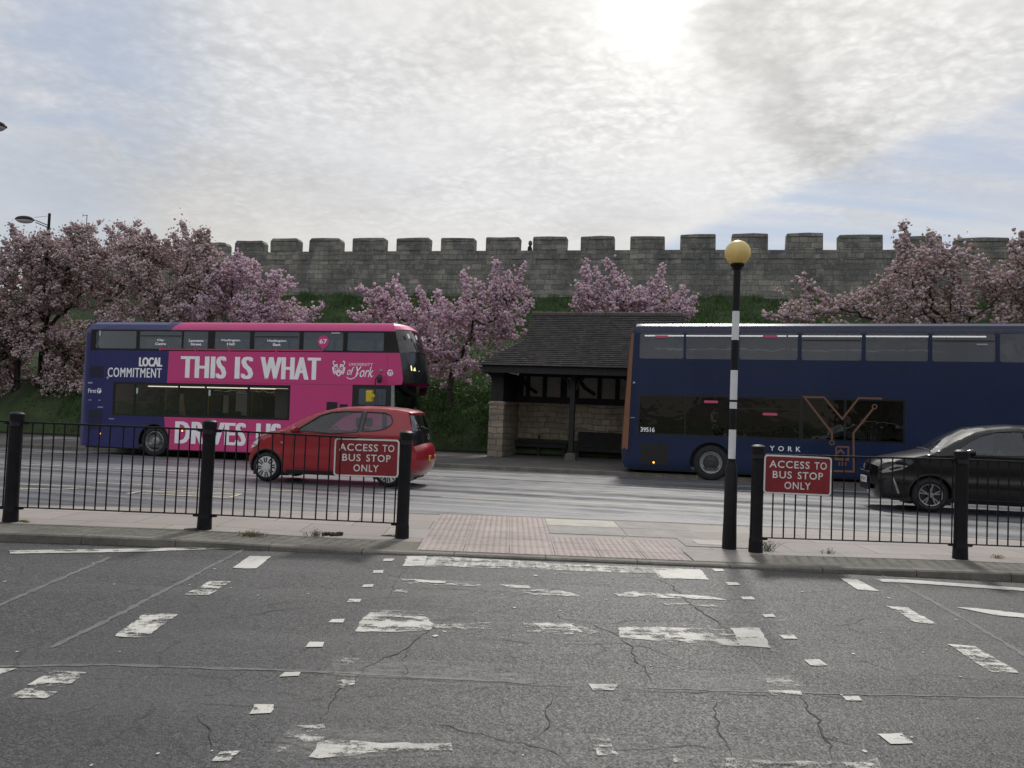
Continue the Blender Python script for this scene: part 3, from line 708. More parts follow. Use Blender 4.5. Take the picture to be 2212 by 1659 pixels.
for i, (px, w) in enumerate([
        ([(1180, 1310), (1215, 1335), (1262, 1345), (1300, 1362), (1345, 1378), (1365, 1405), (1400, 1455), (1412, 1475), (1480, 1486)], .014),
        ([(1385, 1240), (1450, 1265), (1500, 1310), (1540, 1335), (1570, 1358), (1590, 1380)], .018),
        ([(1180, 1290), (1100, 1280), (980, 1272), (890, 1268)], .010), ([(1040, 1300), (1160, 1280), (1240, 1262)], .008),
        ([(1262, 1345), (1330, 1345), (1400, 1338)], .009), ([(1060, 1330), (960, 1342), (930, 1362), (880, 1395), (800, 1440), (745, 1490), (690, 1560), (640, 1585)], .012),
        ([(880, 1400), (870, 1460), (860, 1470)], .008), ([(1200, 1500), (1188, 1530), (1195, 1560), (1160, 1590)], .012),
        ([(870, 1560), (990, 1578), (1130, 1603), (1190, 1625), (1240, 1655)], .013), ([(1190, 1605), (1350, 1622), (1480, 1612), (1600, 1618)], .010),
        ([(1545, 1505), (1550, 1560), (1560, 1600), (1575, 1640)], .012), ([(1740, 1495), (1735, 1530), (1765, 1565), (1790, 1600), (1800, 1640)], .015),
        ([(560, 1605), (620, 1612), (700, 1648)], .014), ([(890, 1215), (868, 1240), (850, 1262), (840, 1300)], .009), ([(510, 1340), (600, 1318), (690, 1312)], .008),
        ([(1320, 1385), (1400, 1400), (1470, 1430)], .008), ([(1000, 1385), (1080, 1382), (1180, 1392)], .008), ([(380, 1520), (520, 1530), (640, 1532)], .007),
        ([(1700, 1335), (1800, 1355), (1900, 1330)], .007), ([(300, 1440), (700, 1457), (1150, 1480), (1700, 1502), (2225, 1512)], .009), ([(430, 1540), (450, 1590), (470, 1610)], .008),
        ([(1190, 1392), (1340, 1392)], .007), ([(1735, 1590), (1850, 1610)], .008)]):
    ribbon(LIN(px), w * .72, .0032, zn, 'road_crack', TAR, .020, 40 + i, True)
# little white flecks of lost paint and chewing gum
fl = MB()
for i in range(90):
    x, y = random.uniform(-4.5, 5.5), random.uniform(2.8, 7.2); r = random.choice([.006, .008, .008, .012, .02]); a = random.uniform(0, 6)
    k = 6; fl.add([(x + r * math.cos(a + q) * random.uniform(.6, 1.4), y + r * 1.3 * math.sin(a + q), near_z(y) + .0045) for q in np.linspace(0, 5.2, k)], [tuple(range(k))])
tag(fl.build('paint_flecks', PAINT3), kind='stuff', label='small white flecks of worn paint on the grey road', cat='paint flecks')
# markings on the far carriageway
def fmark(px, w=.1, m=PAINT, lift=.004): ribbon([far_pt(*p) for p in px], w, lift, far_z, 'road_line', m)
def zz(reg, zw, pts): f = zw / (reg[2] - reg[0]); return [((reg[0] + x / f) / 1.8228, (reg[1] + y / f) / 1.8228) for x, y in pts]
A5, A3, A6 = [1600, 1900, 2900, 2600], [0, 1550, 1000, 2250], [1600, 1450, 2600, 2050]
fmark(zz(A5, 2212, [(235, 98), (640, 118)]), .08, YELLOW); fmark(zz(A5, 2212, [(630, 120), (728, 123)]), .08, YELLOW, .005)
fmark(zz(A5, 2212, [(960, 126), (1508, 154)]), .09, YELLOW); fmark(zz(A5, 2212, [(1880, 174), (2400, 206)]), .08, YELLOW)
fmark(zz(A5, 2212, [(860, 2), (2120, 64), (3400, 130)]), .09); fmark(zz(A5, 2212, [(1060, 0), (2120, 48), (3400, 108)]), .08)
fmark(zz(A5, 2212, [(-400, 150), (900, 190), (2200, 268)]), .06, FADE)
fmark(zz(A6, 2212, [(-200, 945), (385, 967)]), .1); fmark(zz(A6, 2212, [(-200, 925), (330, 945)]), .07)
fmark(zz(A6, 2212, [(875, 1104), (2300, 1158)]), .05, FADE)
fmark(zz(A3, 2212, [(-100, 598), (820, 645), (1600, 676)]), .13, PAINT3); fmark(zz(A3, 2212, [(820, 652), (1900, 640)]), .07)
fmark(zz(A3, 2212, [(200, 602), (1140, 612)]), .06, PAINT2)
fmark(zz(A3, 2212, [(-100, 822), (520, 834), (670, 826)]), .10, PAINT3); fmark(zz(A3, 2212, [(170, 790), (790, 812)]), .07, YELLOW); fmark(zz(A3, 2212, [(840, 775), (1320, 798)]), .08, YELLOW)
fmark(zz(A3, 2212, [(1115, 872), (1240, 850), (2100, 880)]), .09, YELLOW); fmark(zz(A3, 2212, [(1215, 872), (1990, 908)]), .09, YELLOW, .005); fmark(zz(A3, 2212, [(1400, 838), (2100, 876), (1995, 908)]), .06, YELLOW, .006)
fmark(zz(A3, 2212, [(1590, 822), (2600, 850)]), .08, YELLOW); fmark(zz(A3, 2212, [(0, 745), (900, 775)]), .05, FADE)

# ---------------------------------------------------------------- grass bank, up to the wall
WY = rad(12.); WU = np.array([math.cos(WY), -math.sin(WY)]); WV = np.array([math.sin(WY), math.cos(WY)])
WO = (EYE + ray(1137, 540) * 44.)[:2]
def wall_st(x, y):
    d = ray(x, y); n = WV; k = ((WO - EYE[:2]) @ n) / (d[:2] @ n); P = EYE + d * k
    return float((P[:2] - WO) @ WU), float(P[2])
def wall_t(s):      # road-frame t of the wall foot at road-frame s
    a = np.array(road(s, 0)); k = ((WO - a) @ WV) / (RV @ WV); return k
def bank_z(s, t):
    tw = wall_t(s) + .3; f = min(1., max(0., (t - 5.5) / (tw - 5.5))); z0 = pave_z(s, 5.4) + .06
    g = .10 * sm(0, .05, f) + .90 * (f ** .92)
    n = .16 * math.sin(s * .9 + t * .7) * math.sin(t * .55 - s * .23) + .08 * math.sin(s * 2.3 + 1.7 * t)
    return z0 + (8.42 - z0) * g + n * min(1, f * 8) * (1 if f < 1 else .2)
mb = MB(); ss_ = np.linspace(-60, 48, 110); tt = np.concatenate([np.linspace(0, 1, 36), [1.15, 1.5]])
for f in tt:
    for s in ss_:
        t = 5.5 + f * (wall_t(s) + .3 - 5.5); mb.v.append((*road(s, t), bank_z(s, t)))
n = len(ss_)
mb.f = [(j * n + i, j * n + i + 1, (j + 1) * n + i + 1, (j + 1) * n + i) for j in range(len(tt) - 1) for i in range(n - 1)]
tag(mb.build('bank', BANK, None, True), kind='structure')
def grass():
    N = 95000; V = np.zeros((N, 3, 3), np.float32); k = 0; r = random.Random(3)
    while k < N:
        s = r.uniform(-26, 26); t = 5.55 + r.random() ** 1.2 * (wall_t(s) - 5.6)
        if -5.6 < s < 3.6 and t < 6.6: continue
        clump = .5 + .5 * math.sin(s * 3.1 + math.sin(t * 2.7) * 2) * math.sin(t * 3.7 + s)
        if r.random() > .35 + .65 * clump: continue
        x, y = road(s, t); z = bank_z(s, t); h = r.uniform(.12, .34) * (.6 + .8 * clump); a = r.uniform(0, 6.28); w = r.uniform(.012, .026)
        V[k, 0] = (x - w * math.cos(a), y - w * math.sin(a), z - .03); V[k, 1] = (x + w * math.cos(a), y + w * math.sin(a), z - .03)
        V[k, 2] = (x + r.gauss(0, .10), y + r.gauss(0, .10), z + h); k += 1
    tag(np_mesh('grass', V.reshape(-1, 3), np.arange(N * 3).reshape(N, 3), GRASS), kind='stuff', label='long rough green grass on the steep bank below the city wall', cat='grass')
grass()
def weeds():
    r = random.Random(5); V, F = [], []
    for i in range(1700):          # broad leaves low on the bank beside the shelter
        s = r.choice([r.uniform(-11, -5.5), r.uniform(-28, -14), r.uniform(-11, -5.5)]); t = r.uniform(5.7, 8.6); x, y = road(s, t); z = bank_z(s, t) + r.uniform(.1, .75) * (.5 + .5 * math.sin(s * 2.1 + t))
        for q in range(5):
            c = np.array([x, y, z]) + np.array([r.gauss(0, .12), r.gauss(0, .12), r.gauss(0, .1)]); a = np.array([r.gauss(0, 1), r.gauss(0, 1), r.gauss(0, .6)]); a /= np.linalg.norm(a)
            b = np.cross(a, [r.gauss(0, 1), r.gauss(0, 1), r.gauss(0, 1)]); b /= np.linalg.norm(b); L = r.uniform(.04, .09); o = len(V)
            V.extend([c - a * L, c + b * L * .45, c + a * L, c - b * L * .45]); F.append((o, o + 1, o + 2, o + 3))
    tag(np_mesh('undergrowth', V, F, GRASS), kind='stuff', label='dark leafy undergrowth low on the bank beside the shelter and under the trees', cat='undergrowth')
weeds()

# ---------------------------------------------------------------- city wall
def city_wall():
    W = thing('city_wall', 'long grey medieval stone wall with square battlements on top of the grass bank', 'wall', (WO[0], WO[1], 0), (0, 0, -WY))
    mb = MB(); xs = np.arange(-34, 40.1, 1.0); r = random.Random(11); zt = lambda x: 10.95 - .25 * sm(-15, -19, x) if x < -15 else 10.95 - .06 * sm(8, 18, x)
    def zt(x): return 10.95 - (.22 * (1 - sm(-19, -15.5, x))) - .05 * sm(8, 18, x)
    for x in xs: mb.v += [(x, 0, 6.5), (x, 0, zt(x)), (x, .75, zt(x)), (x, .75, 6.5)]
    for i in range(len(xs) - 1):
        b = 4 * i
        for k in range(3): mb.f.append((b + k, b + 4 + k, b + 5 + k, b + k + 1))
    mb.build('wall_face', WALL, W)
    px = [(385, 440, 527), (448, 490, 524), (507, 570, 520), (585, 645, 514.5), (668, 737, 514), (762, 831, 514), (857, 927, 514), (953, 1025, 514), (1050, 1122, 512.5), (1152, 1224, 511),
          (1255, 1328, 510), (1362, 1437, 510), (1470, 1547, 506), (1581, 1660, 504.5), (1699, 1779, 503), (1813, 1908, 506.5), (1955, 2036, 510), (2067, 2180, 513.5), (2215, 2310, 514), (235, 300, 532), (310, 365, 530)]
    for i, (a, b, y) in enumerate(px):
        s0, z0 = wall_st(a, y); s1, z1 = wall_st(b, y); zb = zt((s0 + s1) / 2) - .002
        z = (z0 + z1) / 2; mb = MB(); c = .045 if i > 4 else .17; j = [r.uniform(-.025, .025) for _ in range(6)]
        # weathered block: coping slopes off at both ends, faces a touch uneven
        poly = [(s0, zb), (s1, zb), (s1 + j[0], z - c), (s1 - c * .8, z + j[1]), ((s0 + s1) / 2 + j[2] * 8, z + j[3] + .015), (s0 + c * .8, z + j[4]), (s0 + j[5], z - c)]
        if i in (19, 20): poly = [(p, max(q, zb)) for p, q in poly]
        mb.prism(poly, -.012, .62); mb.build('merlon', WALL, W, bevel=.03, seg=1)
        mb = MB(); mb.prism([(s0 + .06, z - .19), (s1 - .06, z - .19), (s1 - .03, z - .15), (s0 + .03, z - .15)], -.045, -.0125); mb.build('coping_course', WALL, W)
    # one drain hole row and a ledge course low on the parapet
    mb = MB()
    for x in np.arange(-20, 30, 1.37):
        l = r.uniform(.5, 1.3); mb.box(x, x + l, -.03, -.0005, 10.42 + r.uniform(-.03, .03), 10.50)
    mb.build('string_course', WALL, W)
    mb = MB(); mb.box(-34, 40, .75, 4.0, 6.5, 9.75); mb.build('wall_walk', CONC, W)
city_wall()

# ---------------------------------------------------------------- skinned figures
def figure(name, joints, edges, m, parent=None, loc=(0, 0, 0), rot=(0, 0, 0), sub=2):
    me = bpy.data.meshes.new(name); me.from_pydata([j[0] for j in joints], edges, []); me.update()
    o = bpy.data.objects.new(name, me); COL.objects.link(o); o.location = loc; o.rotation_euler = rot
    sk = o.modifiers.new('skin', 'SKIN'); sk.use_smooth_shade = True
    for v, j in zip(me.skin_vertices[0].data, joints): v.radius = (j[1], j[1] if len(j) < 3 else j[2]); v.use_root = False
    me.skin_vertices[0].data[0].use_root = True
    s = o.modifiers.new('smooth', 'SUBSURF'); s.levels = s.render_levels = sub; me.materials.append(m)
    if parent: o.parent = parent
    return o
COAT = mat('dark_coat', (.018, .018, .024), .9, var=.3, vs=15.); SKIN = mat('skin', (.42, .24, .17), .6); HAIR = mat('brown_hair', (.10, .065, .05), .7, var=.3, vs=40.)
def wall_person():
    s, z = wall_st(1137.5, 522.5); p = WO + WU * s + WV * 1.15
    zt = z + .30; g = 9.75; k = (zt - g) / 1.72
    J = [((0, 0, .92), .15, .11), ((0, 0, 1.15), .15, .11), ((0, 0, 1.36), .17, .10), ((0, 0, 1.47), .06), ((0, .01, 1.54), .06), ((0, .02, 1.62), .085, .10), ((0, .02, 1.69), .06, .07),
         ((.19, 0, 1.38), .06), ((.25, .02, 1.12), .05), ((.22, .14, .92), .042), ((.19, .20, .86), .03), ((-.19, 0, 1.38), .06), ((-.25, .02, 1.12), .05), ((-.22, .14, .92), .042), ((-.19, .20, .86), .03),
         ((.09, 0, .85), .095), ((.10, .01, .48), .065), ((.10, 0, .08), .045), ((.10, .14, .03), .035), ((-.09, 0, .85), .095), ((-.10, .01, .48), .065), ((-.10, 0, .08), .045), ((-.10, .14, .03), .035)]
    E = [(0, 1), (1, 2), (2, 3), (3, 4), (4, 5), (5, 6), (2, 7), (7, 8), (8, 9), (9, 10), (2, 11), (11, 12), (12, 13), (13, 14), (0, 15), (15, 16), (16, 17), (17, 18), (0, 19), (19, 20), (20, 21), (21, 22)]
    o = figure('person', J, E, COAT, None, (p[0], p[1], g), (0, 0, rad(70))); o.scale = (k, k, k)
    tag(o, 'small dark figure of a person looking out through a gap in the battlements', 'person')
    h = MB(); h.lathe([(.001, 1.76), (.05, 1.745), (.085, 1.70), (.105, 1.63), (.10, 1.56), (.07, 1.51)], (0, .0, 0), n=12); h.build('hair', HAIR, o, True)
wall_person()
# ---------------------------------------------------------------- trees
_ph = (1 + 5 ** .5) / 2
ICO = np.array([(-1, _ph, 0), (1, _ph, 0), (-1, -_ph, 0), (1, -_ph, 0), (0, -1, _ph), (0, 1, _ph), (0, -1, -_ph), (0, 1, -_ph), (_ph, 0, -1), (_ph, 0, 1), (-_ph, 0, -1), (-_ph, 0, 1)]) / math.sqrt(1 + _ph * _ph)
ICF = np.array([(0, 11, 5), (0, 5, 1), (0, 1, 7), (0, 7, 10), (0, 10, 11), (1, 5, 9), (5, 11, 4), (11, 10, 2), (10, 7, 6), (7, 1, 8), (3, 9, 4), (3, 4, 2), (3, 2, 6), (3, 6, 8), (3, 8, 9), (4, 9, 5), (2, 4, 11), (6, 2, 10), (8, 6, 7), (9, 8, 1)])
def rot_batch(n, g):
    q = g.normal(size=(n, 4)); q /= np.linalg.norm(q, axis=1)[:, None]; w, x, y, z = q.T
    return np.stack([1 - 2 * (y * y + z * z), 2 * (x * y - z * w), 2 * (x * z + y * w), 2 * (x * y + z * w), 1 - 2 * (x * x + z * z), 2 * (y * z - x * w),
                     2 * (x * z - y * w), 2 * (y * z + x * w), 1 - 2 * (x * x + y * y)], 1).reshape(n, 3, 3)
def pompoms(name, C, R, m, parent, g):
    """each cluster: a crumpled ball of petals plus loose petal faces"""
    n = len(C); V = ICO[None] * (R[:, None, None] * g.uniform(.55, 1.25, (n, 12, 1))); V = np.einsum('nij,nkj->nki', rot_batch(n, g), V) + C[:, None, :]
    F = ICF[None] + (np.arange(n) * 12)[:, None, None]
    return np_mesh(name, V.reshape(-1, 3), F.reshape(-1, 3), m, parent)
def leafquads(name, C, L, m, parent, g):
    n = len(C); B = np.array([(-1, 0, 0), (0, .45, .1), (1, 0, 0), (0, -.45, .1)]); V = B[None] * L[:, None, None]
    V = np.einsum('nij,nkj->nki', rot_batch(n, g), V) + C[:, None, :]
    return np_mesh(name, V.reshape(-1, 3), (np.arange(n * 4)).reshape(n, 4), m, parent)
def tree(label, tx, t, crowns, shoots, seed, dens=1., leaf=.5, bright=False, fork=1.5, lean=0., group='flowering cherry trees on the bank', rc=.064, bare=0):
    g = np.random.default_rng(seed); lo, hi = -50., 45.
    for _ in range(50):
        s = (lo + hi) / 2; x, y = road(s, t)
        if project((x, y, bank_z(s, t)))[0] < tx: lo = s
        else: hi = s
    x, y = road(s, t); z = bank_z(s, t); D = y
    T = thing('cherry_tree', label, 'tree', (x, y, z - .1), group=group); base = np.array([x, y, z - .1])
    def loc(px, py, dy=0.): return at_depth(px, py, D + dy) - base
    N = [np.array([0, 0, 0.])]; par = [-1]
    for k in range(1, 5): N.append(np.array([lean * k / 4 + g.normal(0, .03), g.normal(0, .03), fork * k / 4])); par.append(k - 1)
    f0 = N[-1].copy(); A = []; ends = []; fk = len(N) - 1
    for (cx, cy, rx, ry, *o) in crowns[:6]:          # main limbs rising from the fork
        c = loc(cx, cy, g.uniform(-.8, .8)); v_ = c - f0; L = np.linalg.norm(v_); k = max(2, int(L * .8 / .4)); last = fk
        for j in range(1, k + 1):
            u = j / k * .85; q = f0 + v_ * np.array([u ** 1.15, u ** 1.15, u ** .8]) + g.normal(0, .04, 3); N.append(q); par.append(last); last = len(N) - 1
    for (cx, cy, rx, ry, *o) in crowns:
        c = loc(cx, cy); rx, ry = rx / 1661 * D, ry / 1661 * D; rz = (o[0] if o else min(2.6, .85 * rx + .3))
        na = int(8 + rx * ry * 6.)
        for _ in range(na):
            d = g.normal(size=3); d /= np.linalg.norm(d); A.append((c + d * np.array([rx, rz, ry]) * (g.uniform(.25, 1.) ** .5), 1))
    for s_ in shoots:
        p1, p0 = s_[0], s_[1]; dy = g.uniform(-1.6, -.2); A.append((loc(*p0, dy), 2)); A.append((loc(*p1, dy), 3))
    A = sorted([a for a in A if a[1] < 2], key=lambda a: np.linalg.norm(a[0] - f0)) + [a for a in A if a[1] >= 2]
    for a, kind in A:
        P = np.array(N); d = np.linalg.norm(P - a, axis=1) + .35 * np.maximum(0, P[:, 2] - a[2] + .15); d[:4] += 50
        if kind == 3: i = len(N) - 1
        else: i = int(np.argmin(d + .12 * np.linalg.norm(P - f0, axis=1)))
        p = N[i]; L = np.linalg.norm(a - p); k = max(1, int(L / .4)); last = i
        for j in range(1, k + 1):
            q = p + (a - p) * j / k; q = q + np.array([0, 0, -.10 * L * math.sin(math.pi * j / k) * (0 if kind == 3 else 1)]) + (g.normal(0, .05, 3) if j < k and kind != 3 else 0)
            N.append(q); par.append(last); last = len(N) - 1
        ends.append((last, kind))
    n = len(N); cnt = np.zeros(n); ch = [0] * n
    for i in range(n - 1, 0, -1): cnt[i] += 1; cnt[par[i]] += cnt[i]; ch[par[i]] += 1
    r = np.minimum(.17, .0085 * np.sqrt(cnt)) + .004
    mb = MB()
    for i in range(1, n):
        ra = r[par[i]] if par[i] < 5 and i < 5 else min(r[par[i]], r[i] * 1.25); mb.tube([N[par[i]], N[i]], [ra * (1.25 if par[i] == 0 else 1), r[i]], 7 if r[i] > .03 else 5, False)
    mb.build('trunk', BARK, T, True)
    # blossom along the outer twigs and in the space between them
    tw = [i for i in range(5, n) if cnt[i] < 9]; C = []; Rr = []
    P = np.array(N); endi = np.array([e for e, k in ends if k == 1])
    for i in tw:
        a, b = P[par[i]], P[i]; L = np.linalg.norm(b - a); m = g.poisson(26. * L * dens)
        if m: u = g.random(m)[:, None]; C.append(a + (b - a) * u + g.normal(0, .13, (m, 3)))
    m = int(len(endi) * 42 * dens)
    if m:      # bunches: several small clumps hang round every twig end
        cc = P[np.repeat(endi, 4)] + g.normal(0, .26, (len(endi) * 4, 3)); C.append(cc[g.choice(len(cc), m)] + g.normal(0, .085, (m, 3)))
    C = np.concatenate(C); R_ = g.uniform(.55, 1.2, len(C)) * rc
    for k in range(0, len(shoots)):
        i = ends[-1 - 2 * k][0]; j = ends[-2 - 2 * k][0]; a, b = P[j], P[i]; L = np.linalg.norm(b - a); m = int(L * 62)
        u = np.sort(g.random(m)); q = a + (b - a) * u[:, None] + g.normal(0, 1, (m, 3)) * (.10 - .055 * u)[:, None]; C = np.concatenate([C, q]); R_ = np.concatenate([R_, g.uniform(.7, 1.15, m) * .074])
    pompoms('blossom', C, R_, BLO2 if bright else BLO1, T, g)
    m = int(len(C) * leaf); idx = g.choice(len(C), m)
    leafquads('leaves', C[idx] + g.normal(0, .13, (m, 3)), g.uniform(.035, .075, m), LEAF, T, g)
    return T
G = 'flowering cherry trees on the bank'
tree('full dusky pink cherry tree at the far left, around the lamp post', 35, 7.0, [(-60, 640, 110, 120), (25, 650, 110, 90), (40, 770, 120, 95), (110, 560, 60, 55), (-70, 800, 100, 90), (5, 720, 60, 60)],
     [((25, 487), (40, 560)), ((10, 520), (30, 580)), ((45, 505), (55, 570)), ((75, 510), (80, 570)), ((3, 540), (10, 590))], 21, 1.9, .9, fork=2.0, group=G)
tree('tall dusky pink cherry tree with its thin trunk just left of the pink bus', 92, 7.6, [(190, 590, 120, 95), (150, 700, 130, 110), (260, 570, 90, 65), (200, 800, 110, 70), (130, 530, 50, 40)],
     [((165, 488), (175, 540)), ((190, 490), (200, 540)), ((252, 483), (310, 520))], 22, 1.9, .9, fork=2.3, group=G)
tree('wide cherry tree rising behind the rear of the pink bus with a tall twin shoot', 350, 7.2, [(370, 590, 120, 80), (330, 680, 120, 80), (450, 610, 90, 70), (420, 700, 100, 60), (300, 545, 50, 40)],
     [((392, 480), (418, 555)), ((432, 496), (440, 555)), ((450, 498), (448, 560)), ((375, 505), (390, 550))], 23, 1.4, .8, fork=2.4, group=G)
tree('bright pink cherry crown over the middle of the pink bus below the battlements', 530, 7.4, [(540, 630, 85, 70), (590, 660, 62, 65), (500, 690, 100, 50), (570, 700, 80, 45), (480, 600, 50, 40)],
     [((510, 545), (520, 590)), ((605, 585), (590, 620)), ((698, 660), (660, 690)), ((680, 665), (660, 700))], 24, 1.25, .45, True, fork=2.6, group=G)
tree('vase shaped bright pink cherry tree between the pink bus and the shelter', 968, 6.5, [(950, 722, 120, 42), (870, 695, 65, 36), (1065, 700, 60, 45), (1000, 770, 105, 45), (1088, 655, 30, 32), (832, 668, 42, 22), (1000, 680, 70, 28)],
     [((1072, 562), (1070, 640)), ((1133, 568), (1108, 650)), ((1000, 585), (1012, 650)), ((850, 604), (880, 665)), ((775, 620), (830, 655)), ((1152, 648), (1112, 690)), ((905, 620), (925, 670)),
      ((945, 628), (950, 680)), ((1035, 608), (1040, 660)), ((1100, 590), (1090, 650)), ((755, 680), (790, 690)), ((815, 620), (850, 660))], 25, 1.45, .45, True, fork=1.9, lean=.1, group=G)
tree('low pink cherry tree with upright shoots showing above the shelter roof', 1375, 9.0, [(1266, 655, 22, 28), (1330, 655, 32, 32), (1400, 662, 34, 22), (1470, 670, 24, 14), (1350, 705, 110, 26)],
     [((1266, 560), (1266, 620)), ((1287, 580), (1308, 625)), ((1311, 559), (1336, 615)), ((1434, 578), (1405, 630)), ((1431, 615), (1416, 665)), ((1476, 620), (1468, 665)), ((1502, 640), (1484, 675)), ((1384, 618), (1382, 650)),
      ((1248, 612), (1252, 650)), ((1350, 600), (1345, 640)), ((1455, 640), (1450, 670))], 26, 1.3, .4, True, fork=2.0, group=G)
tree('spreading dusky cherry tree with dark bare limbs above the front of the blue bus', 2055, 7.6, [(2060, 590, 85, 60), (1965, 610, 70, 50), (1900, 655, 80, 38), (1760, 665, 75, 26), (2100, 660, 110, 50), (1990, 670, 110, 35), (2010, 560, 50, 40)],
     [((1950, 482), (1962, 540)), ((1935, 520), (1958, 560)), ((2010, 505), (2015, 550)), ((1720, 600), (1790, 650)), ((1650, 680), (1720, 685))], 27, .85, .9, fork=2.4, group=G)
tree('dusky cherry tree at the far right edge behind the blue bus', 2290, 7.3, [(2215, 580, 75, 70), (2290, 590, 90, 90), (2200, 660, 90, 50), (2330, 680, 90, 60)],
     [((2205, 500), (2210, 550)), ((2190, 520), (2195, 560))], 28, .9, .9, fork=2.4, group=G)

# ---------------------------------------------------------------- stone bus shelter
def shelter():
    s0, t0 = -4.55, 3.60; x, y = road(s0, t0); z = pave_z(s0, t0)
    S = thing('bus_shelter', 'stone and timber bus shelter with a steep tiled roof behind the pavement', 'bus shelter', (x, y, z), (0, 0, -YAW))
    XR = 7.1
    # stone: back wall and two end walls with front piers
    mb = MB(); mb.box(.0, XR - .55, 2.2, 2.5, -.2, 1.98); mb.build('back_wall', SHST, S)
    for a in (-.54, XR - .54):
        mb = MB(); mb.box(a, a + .54, 0, 2.5, -.2, 1.84); mb.build('end_wall', SHST, S, bevel=.012)
        mb = MB(); mb.prism([(a - .03, 1.842), (a + .57, 1.842), (a + .57, 1.90), (a + .50, 1.96), (a + .04, 1.96), (a - .03, 1.90)], -.03, 2.5); mb.build('cap_stone', SHST, S)
        mb = MB(); mb.box(a + .05, a + .49, .04, 2.46, 1.962, 3.0); mb.build('end_boarding', TIMBER, S)
        mb = MB()  # curved bracket under the eave
        sg = -1 if a < 0 else 1; b = a + (.02 if a < 0 else .52)
        mb.prism([(b, 2.55), (b + sg * .10, 2.85), (b + sg * .38, 3.06), (b + sg * .38, 3.16), (b, 3.16)], .3, .5); mb.build('bracket', TIMBER, S)
    # front wall plate, posts
    mb = MB(); mb.box(-.6, XR + .1, -.02, .2, 3.0, 3.22); mb.build('wall_plate', TIMBER, S)
    for px in (2.42, 4.55):
        mb = MB(); mb.box(px - .085, px + .085, -.005, .205, .28, 3.0); mb.build('post', TIMBER, S, bevel=.012)
        mb = MB(); mb.prism([(px - .21, -.1), (px + .21, -.1), (px + .18, .2), (px + .12, .278), (px - .12, .278), (px - .18, .2)], -.08, .28); mb.build('post_base', KERB, S, bevel=.02)
        for sg in (-1, 1):
            mb = MB(); mb.tube([(px + sg * .1, .1, 2.45), (px + sg * .2, .1, 2.75), (px + sg * .5, .1, 3.01)], .055, 6); mb.build('brace', TIMBER, S)
    # timber framed upper back wall
    mb = MB(); mb.box(0, XR - .55, 2.3, 2.36, 2.2, 3.0); mb.build('plaster_panel', PLASTER, S)
    mb = MB(); mb.box(-.04, XR - .51, 2.18, 2.46, 1.985, 2.22); mb.build('sill_beam', TIMBER, S)
    mb = MB(); mb.box(-.04, XR - .51, 2.18, 2.46, 2.98, 3.22); mb.build('top_beam', TIMBER, S)
    for px in (.06, .31, .96, 1.68, 2.14, 2.45 + .58, 3.69, 4.35, 4.8, 5.45, 6.1, 6.48):
        w = .075 if px not in (1.68, 2.14, 4.35, 4.8) else .11
        mb = MB(); mb.box(px - w, px + w, 2.22, 2.42, 2.222, 2.978); mb.build('stud', TIMBER, S)
    for px in (-.25 + .3, 2.25, 4.9):
        mb = MB(); mb.tube([(px, 2.25, 2.95), (px + .2, 2.25, 2.62), (px + .62, 2.25, 2.36)], .06, 6); mb.build('brace', TIMBER, S)
    # roof: tile courses as stepped rings; hips below, small gables above
    xl, xr, yf, yb, ze, zr, zg = -.79, XR + .3, -.62, 3.02, 3.20, 5.20, 4.22; ym = (yf + yb) / 2; n = 28
    mb = MB()
    def ring(z):
        k = (z - ze) / (zr - ze); q = k - .16 * math.sin(math.pi * min(1, k * 1.0)) * .55 * (1 - k)
        a = yf + (ym - yf) * (1 - (1 - k)) + .0 * q; b = yb - (a - yf); kg = min(1, (z - ze) / (zg - ze)); fl = .10 * (1 - kg) ** 2
        lx = xl + 1.42 * kg; rx = xr - 1.42 * kg; return lx, rx, a, b
    for i in range(n):
        za, zb_ = ze + (zr - ze) * i / n, ze + (zr - ze) * (i + 1) / n
        a, b = ring(za), ring(zb_); e = .036
        lo = [(a[0] - e, a[2] - e), (a[1] + e, a[2] - e), (a[1] + e, a[3] + e), (a[0] - e, a[3] + e)]; hi_ = [(b[0], b[2]), (b[1], b[2]), (b[1], b[3]), (b[0], b[3])]
        mb.add([(p, q, za) for p, q in lo] + [(p, q, za + .022) for p, q in lo] + [(p, q, zb_ + .002) for p, q in hi_],
               [(0, 1, 5, 4), (1, 2, 6, 5), (2, 3, 7, 6), (3, 0, 4, 7), (4, 5, 9, 8), (5, 6, 10, 9), (6, 7, 11, 10), (7, 4, 8, 11), (3, 2, 1, 0)])
    rf = mb.build('roof', TILES, S)
    mb = MB(); k0, k1 = ring(zr)[:2]; x = k0 - .02
    while x < k1 - .05:
        x2 = min(x + .45, k1 + .02); mb.prism([(x + .004, zr - .05), (x2 - .004, zr - .05), (x2 - .004, zr + .085), (x + .004, zr + .085)], ym - .11, ym + .11); x = x2
    mb.build('ridge_tiles', mat('ridge_tile', (.10, .085, .08), .85, var=.3, vs=3.), rf, bevel=.03)
    mb = MB(); mb.box(xl + .1, xr - .1, yf + .08, yf + .12, ze - .26, ze - .002); mb.box(xl + .1, xl + .14, yf + .122, yb - .1, ze - .26, ze - .003); mb.build('fascia', TIMBER, S)
    mb = MB(); mb.box(xl + .15, xr - .15, yf + .13, yb - .1, ze - .06, ze - .02); mb.build('soffit', TIMBER, S)
    # seats inside
    def at(px, py): q = road(s0 + px, t0 + py); return (q[0], q[1], z)
    b1 = thing('bench', 'long dark low timber bench against the left half of the shelter back wall', 'bench', at(.9, 1.98), (0, 0, -YAW))
    mb = MB(); mb.box(-1.15, 1.1, -.22, .2, .50, .56); mb.build('seat', TIMBER, b1, bevel=.01)
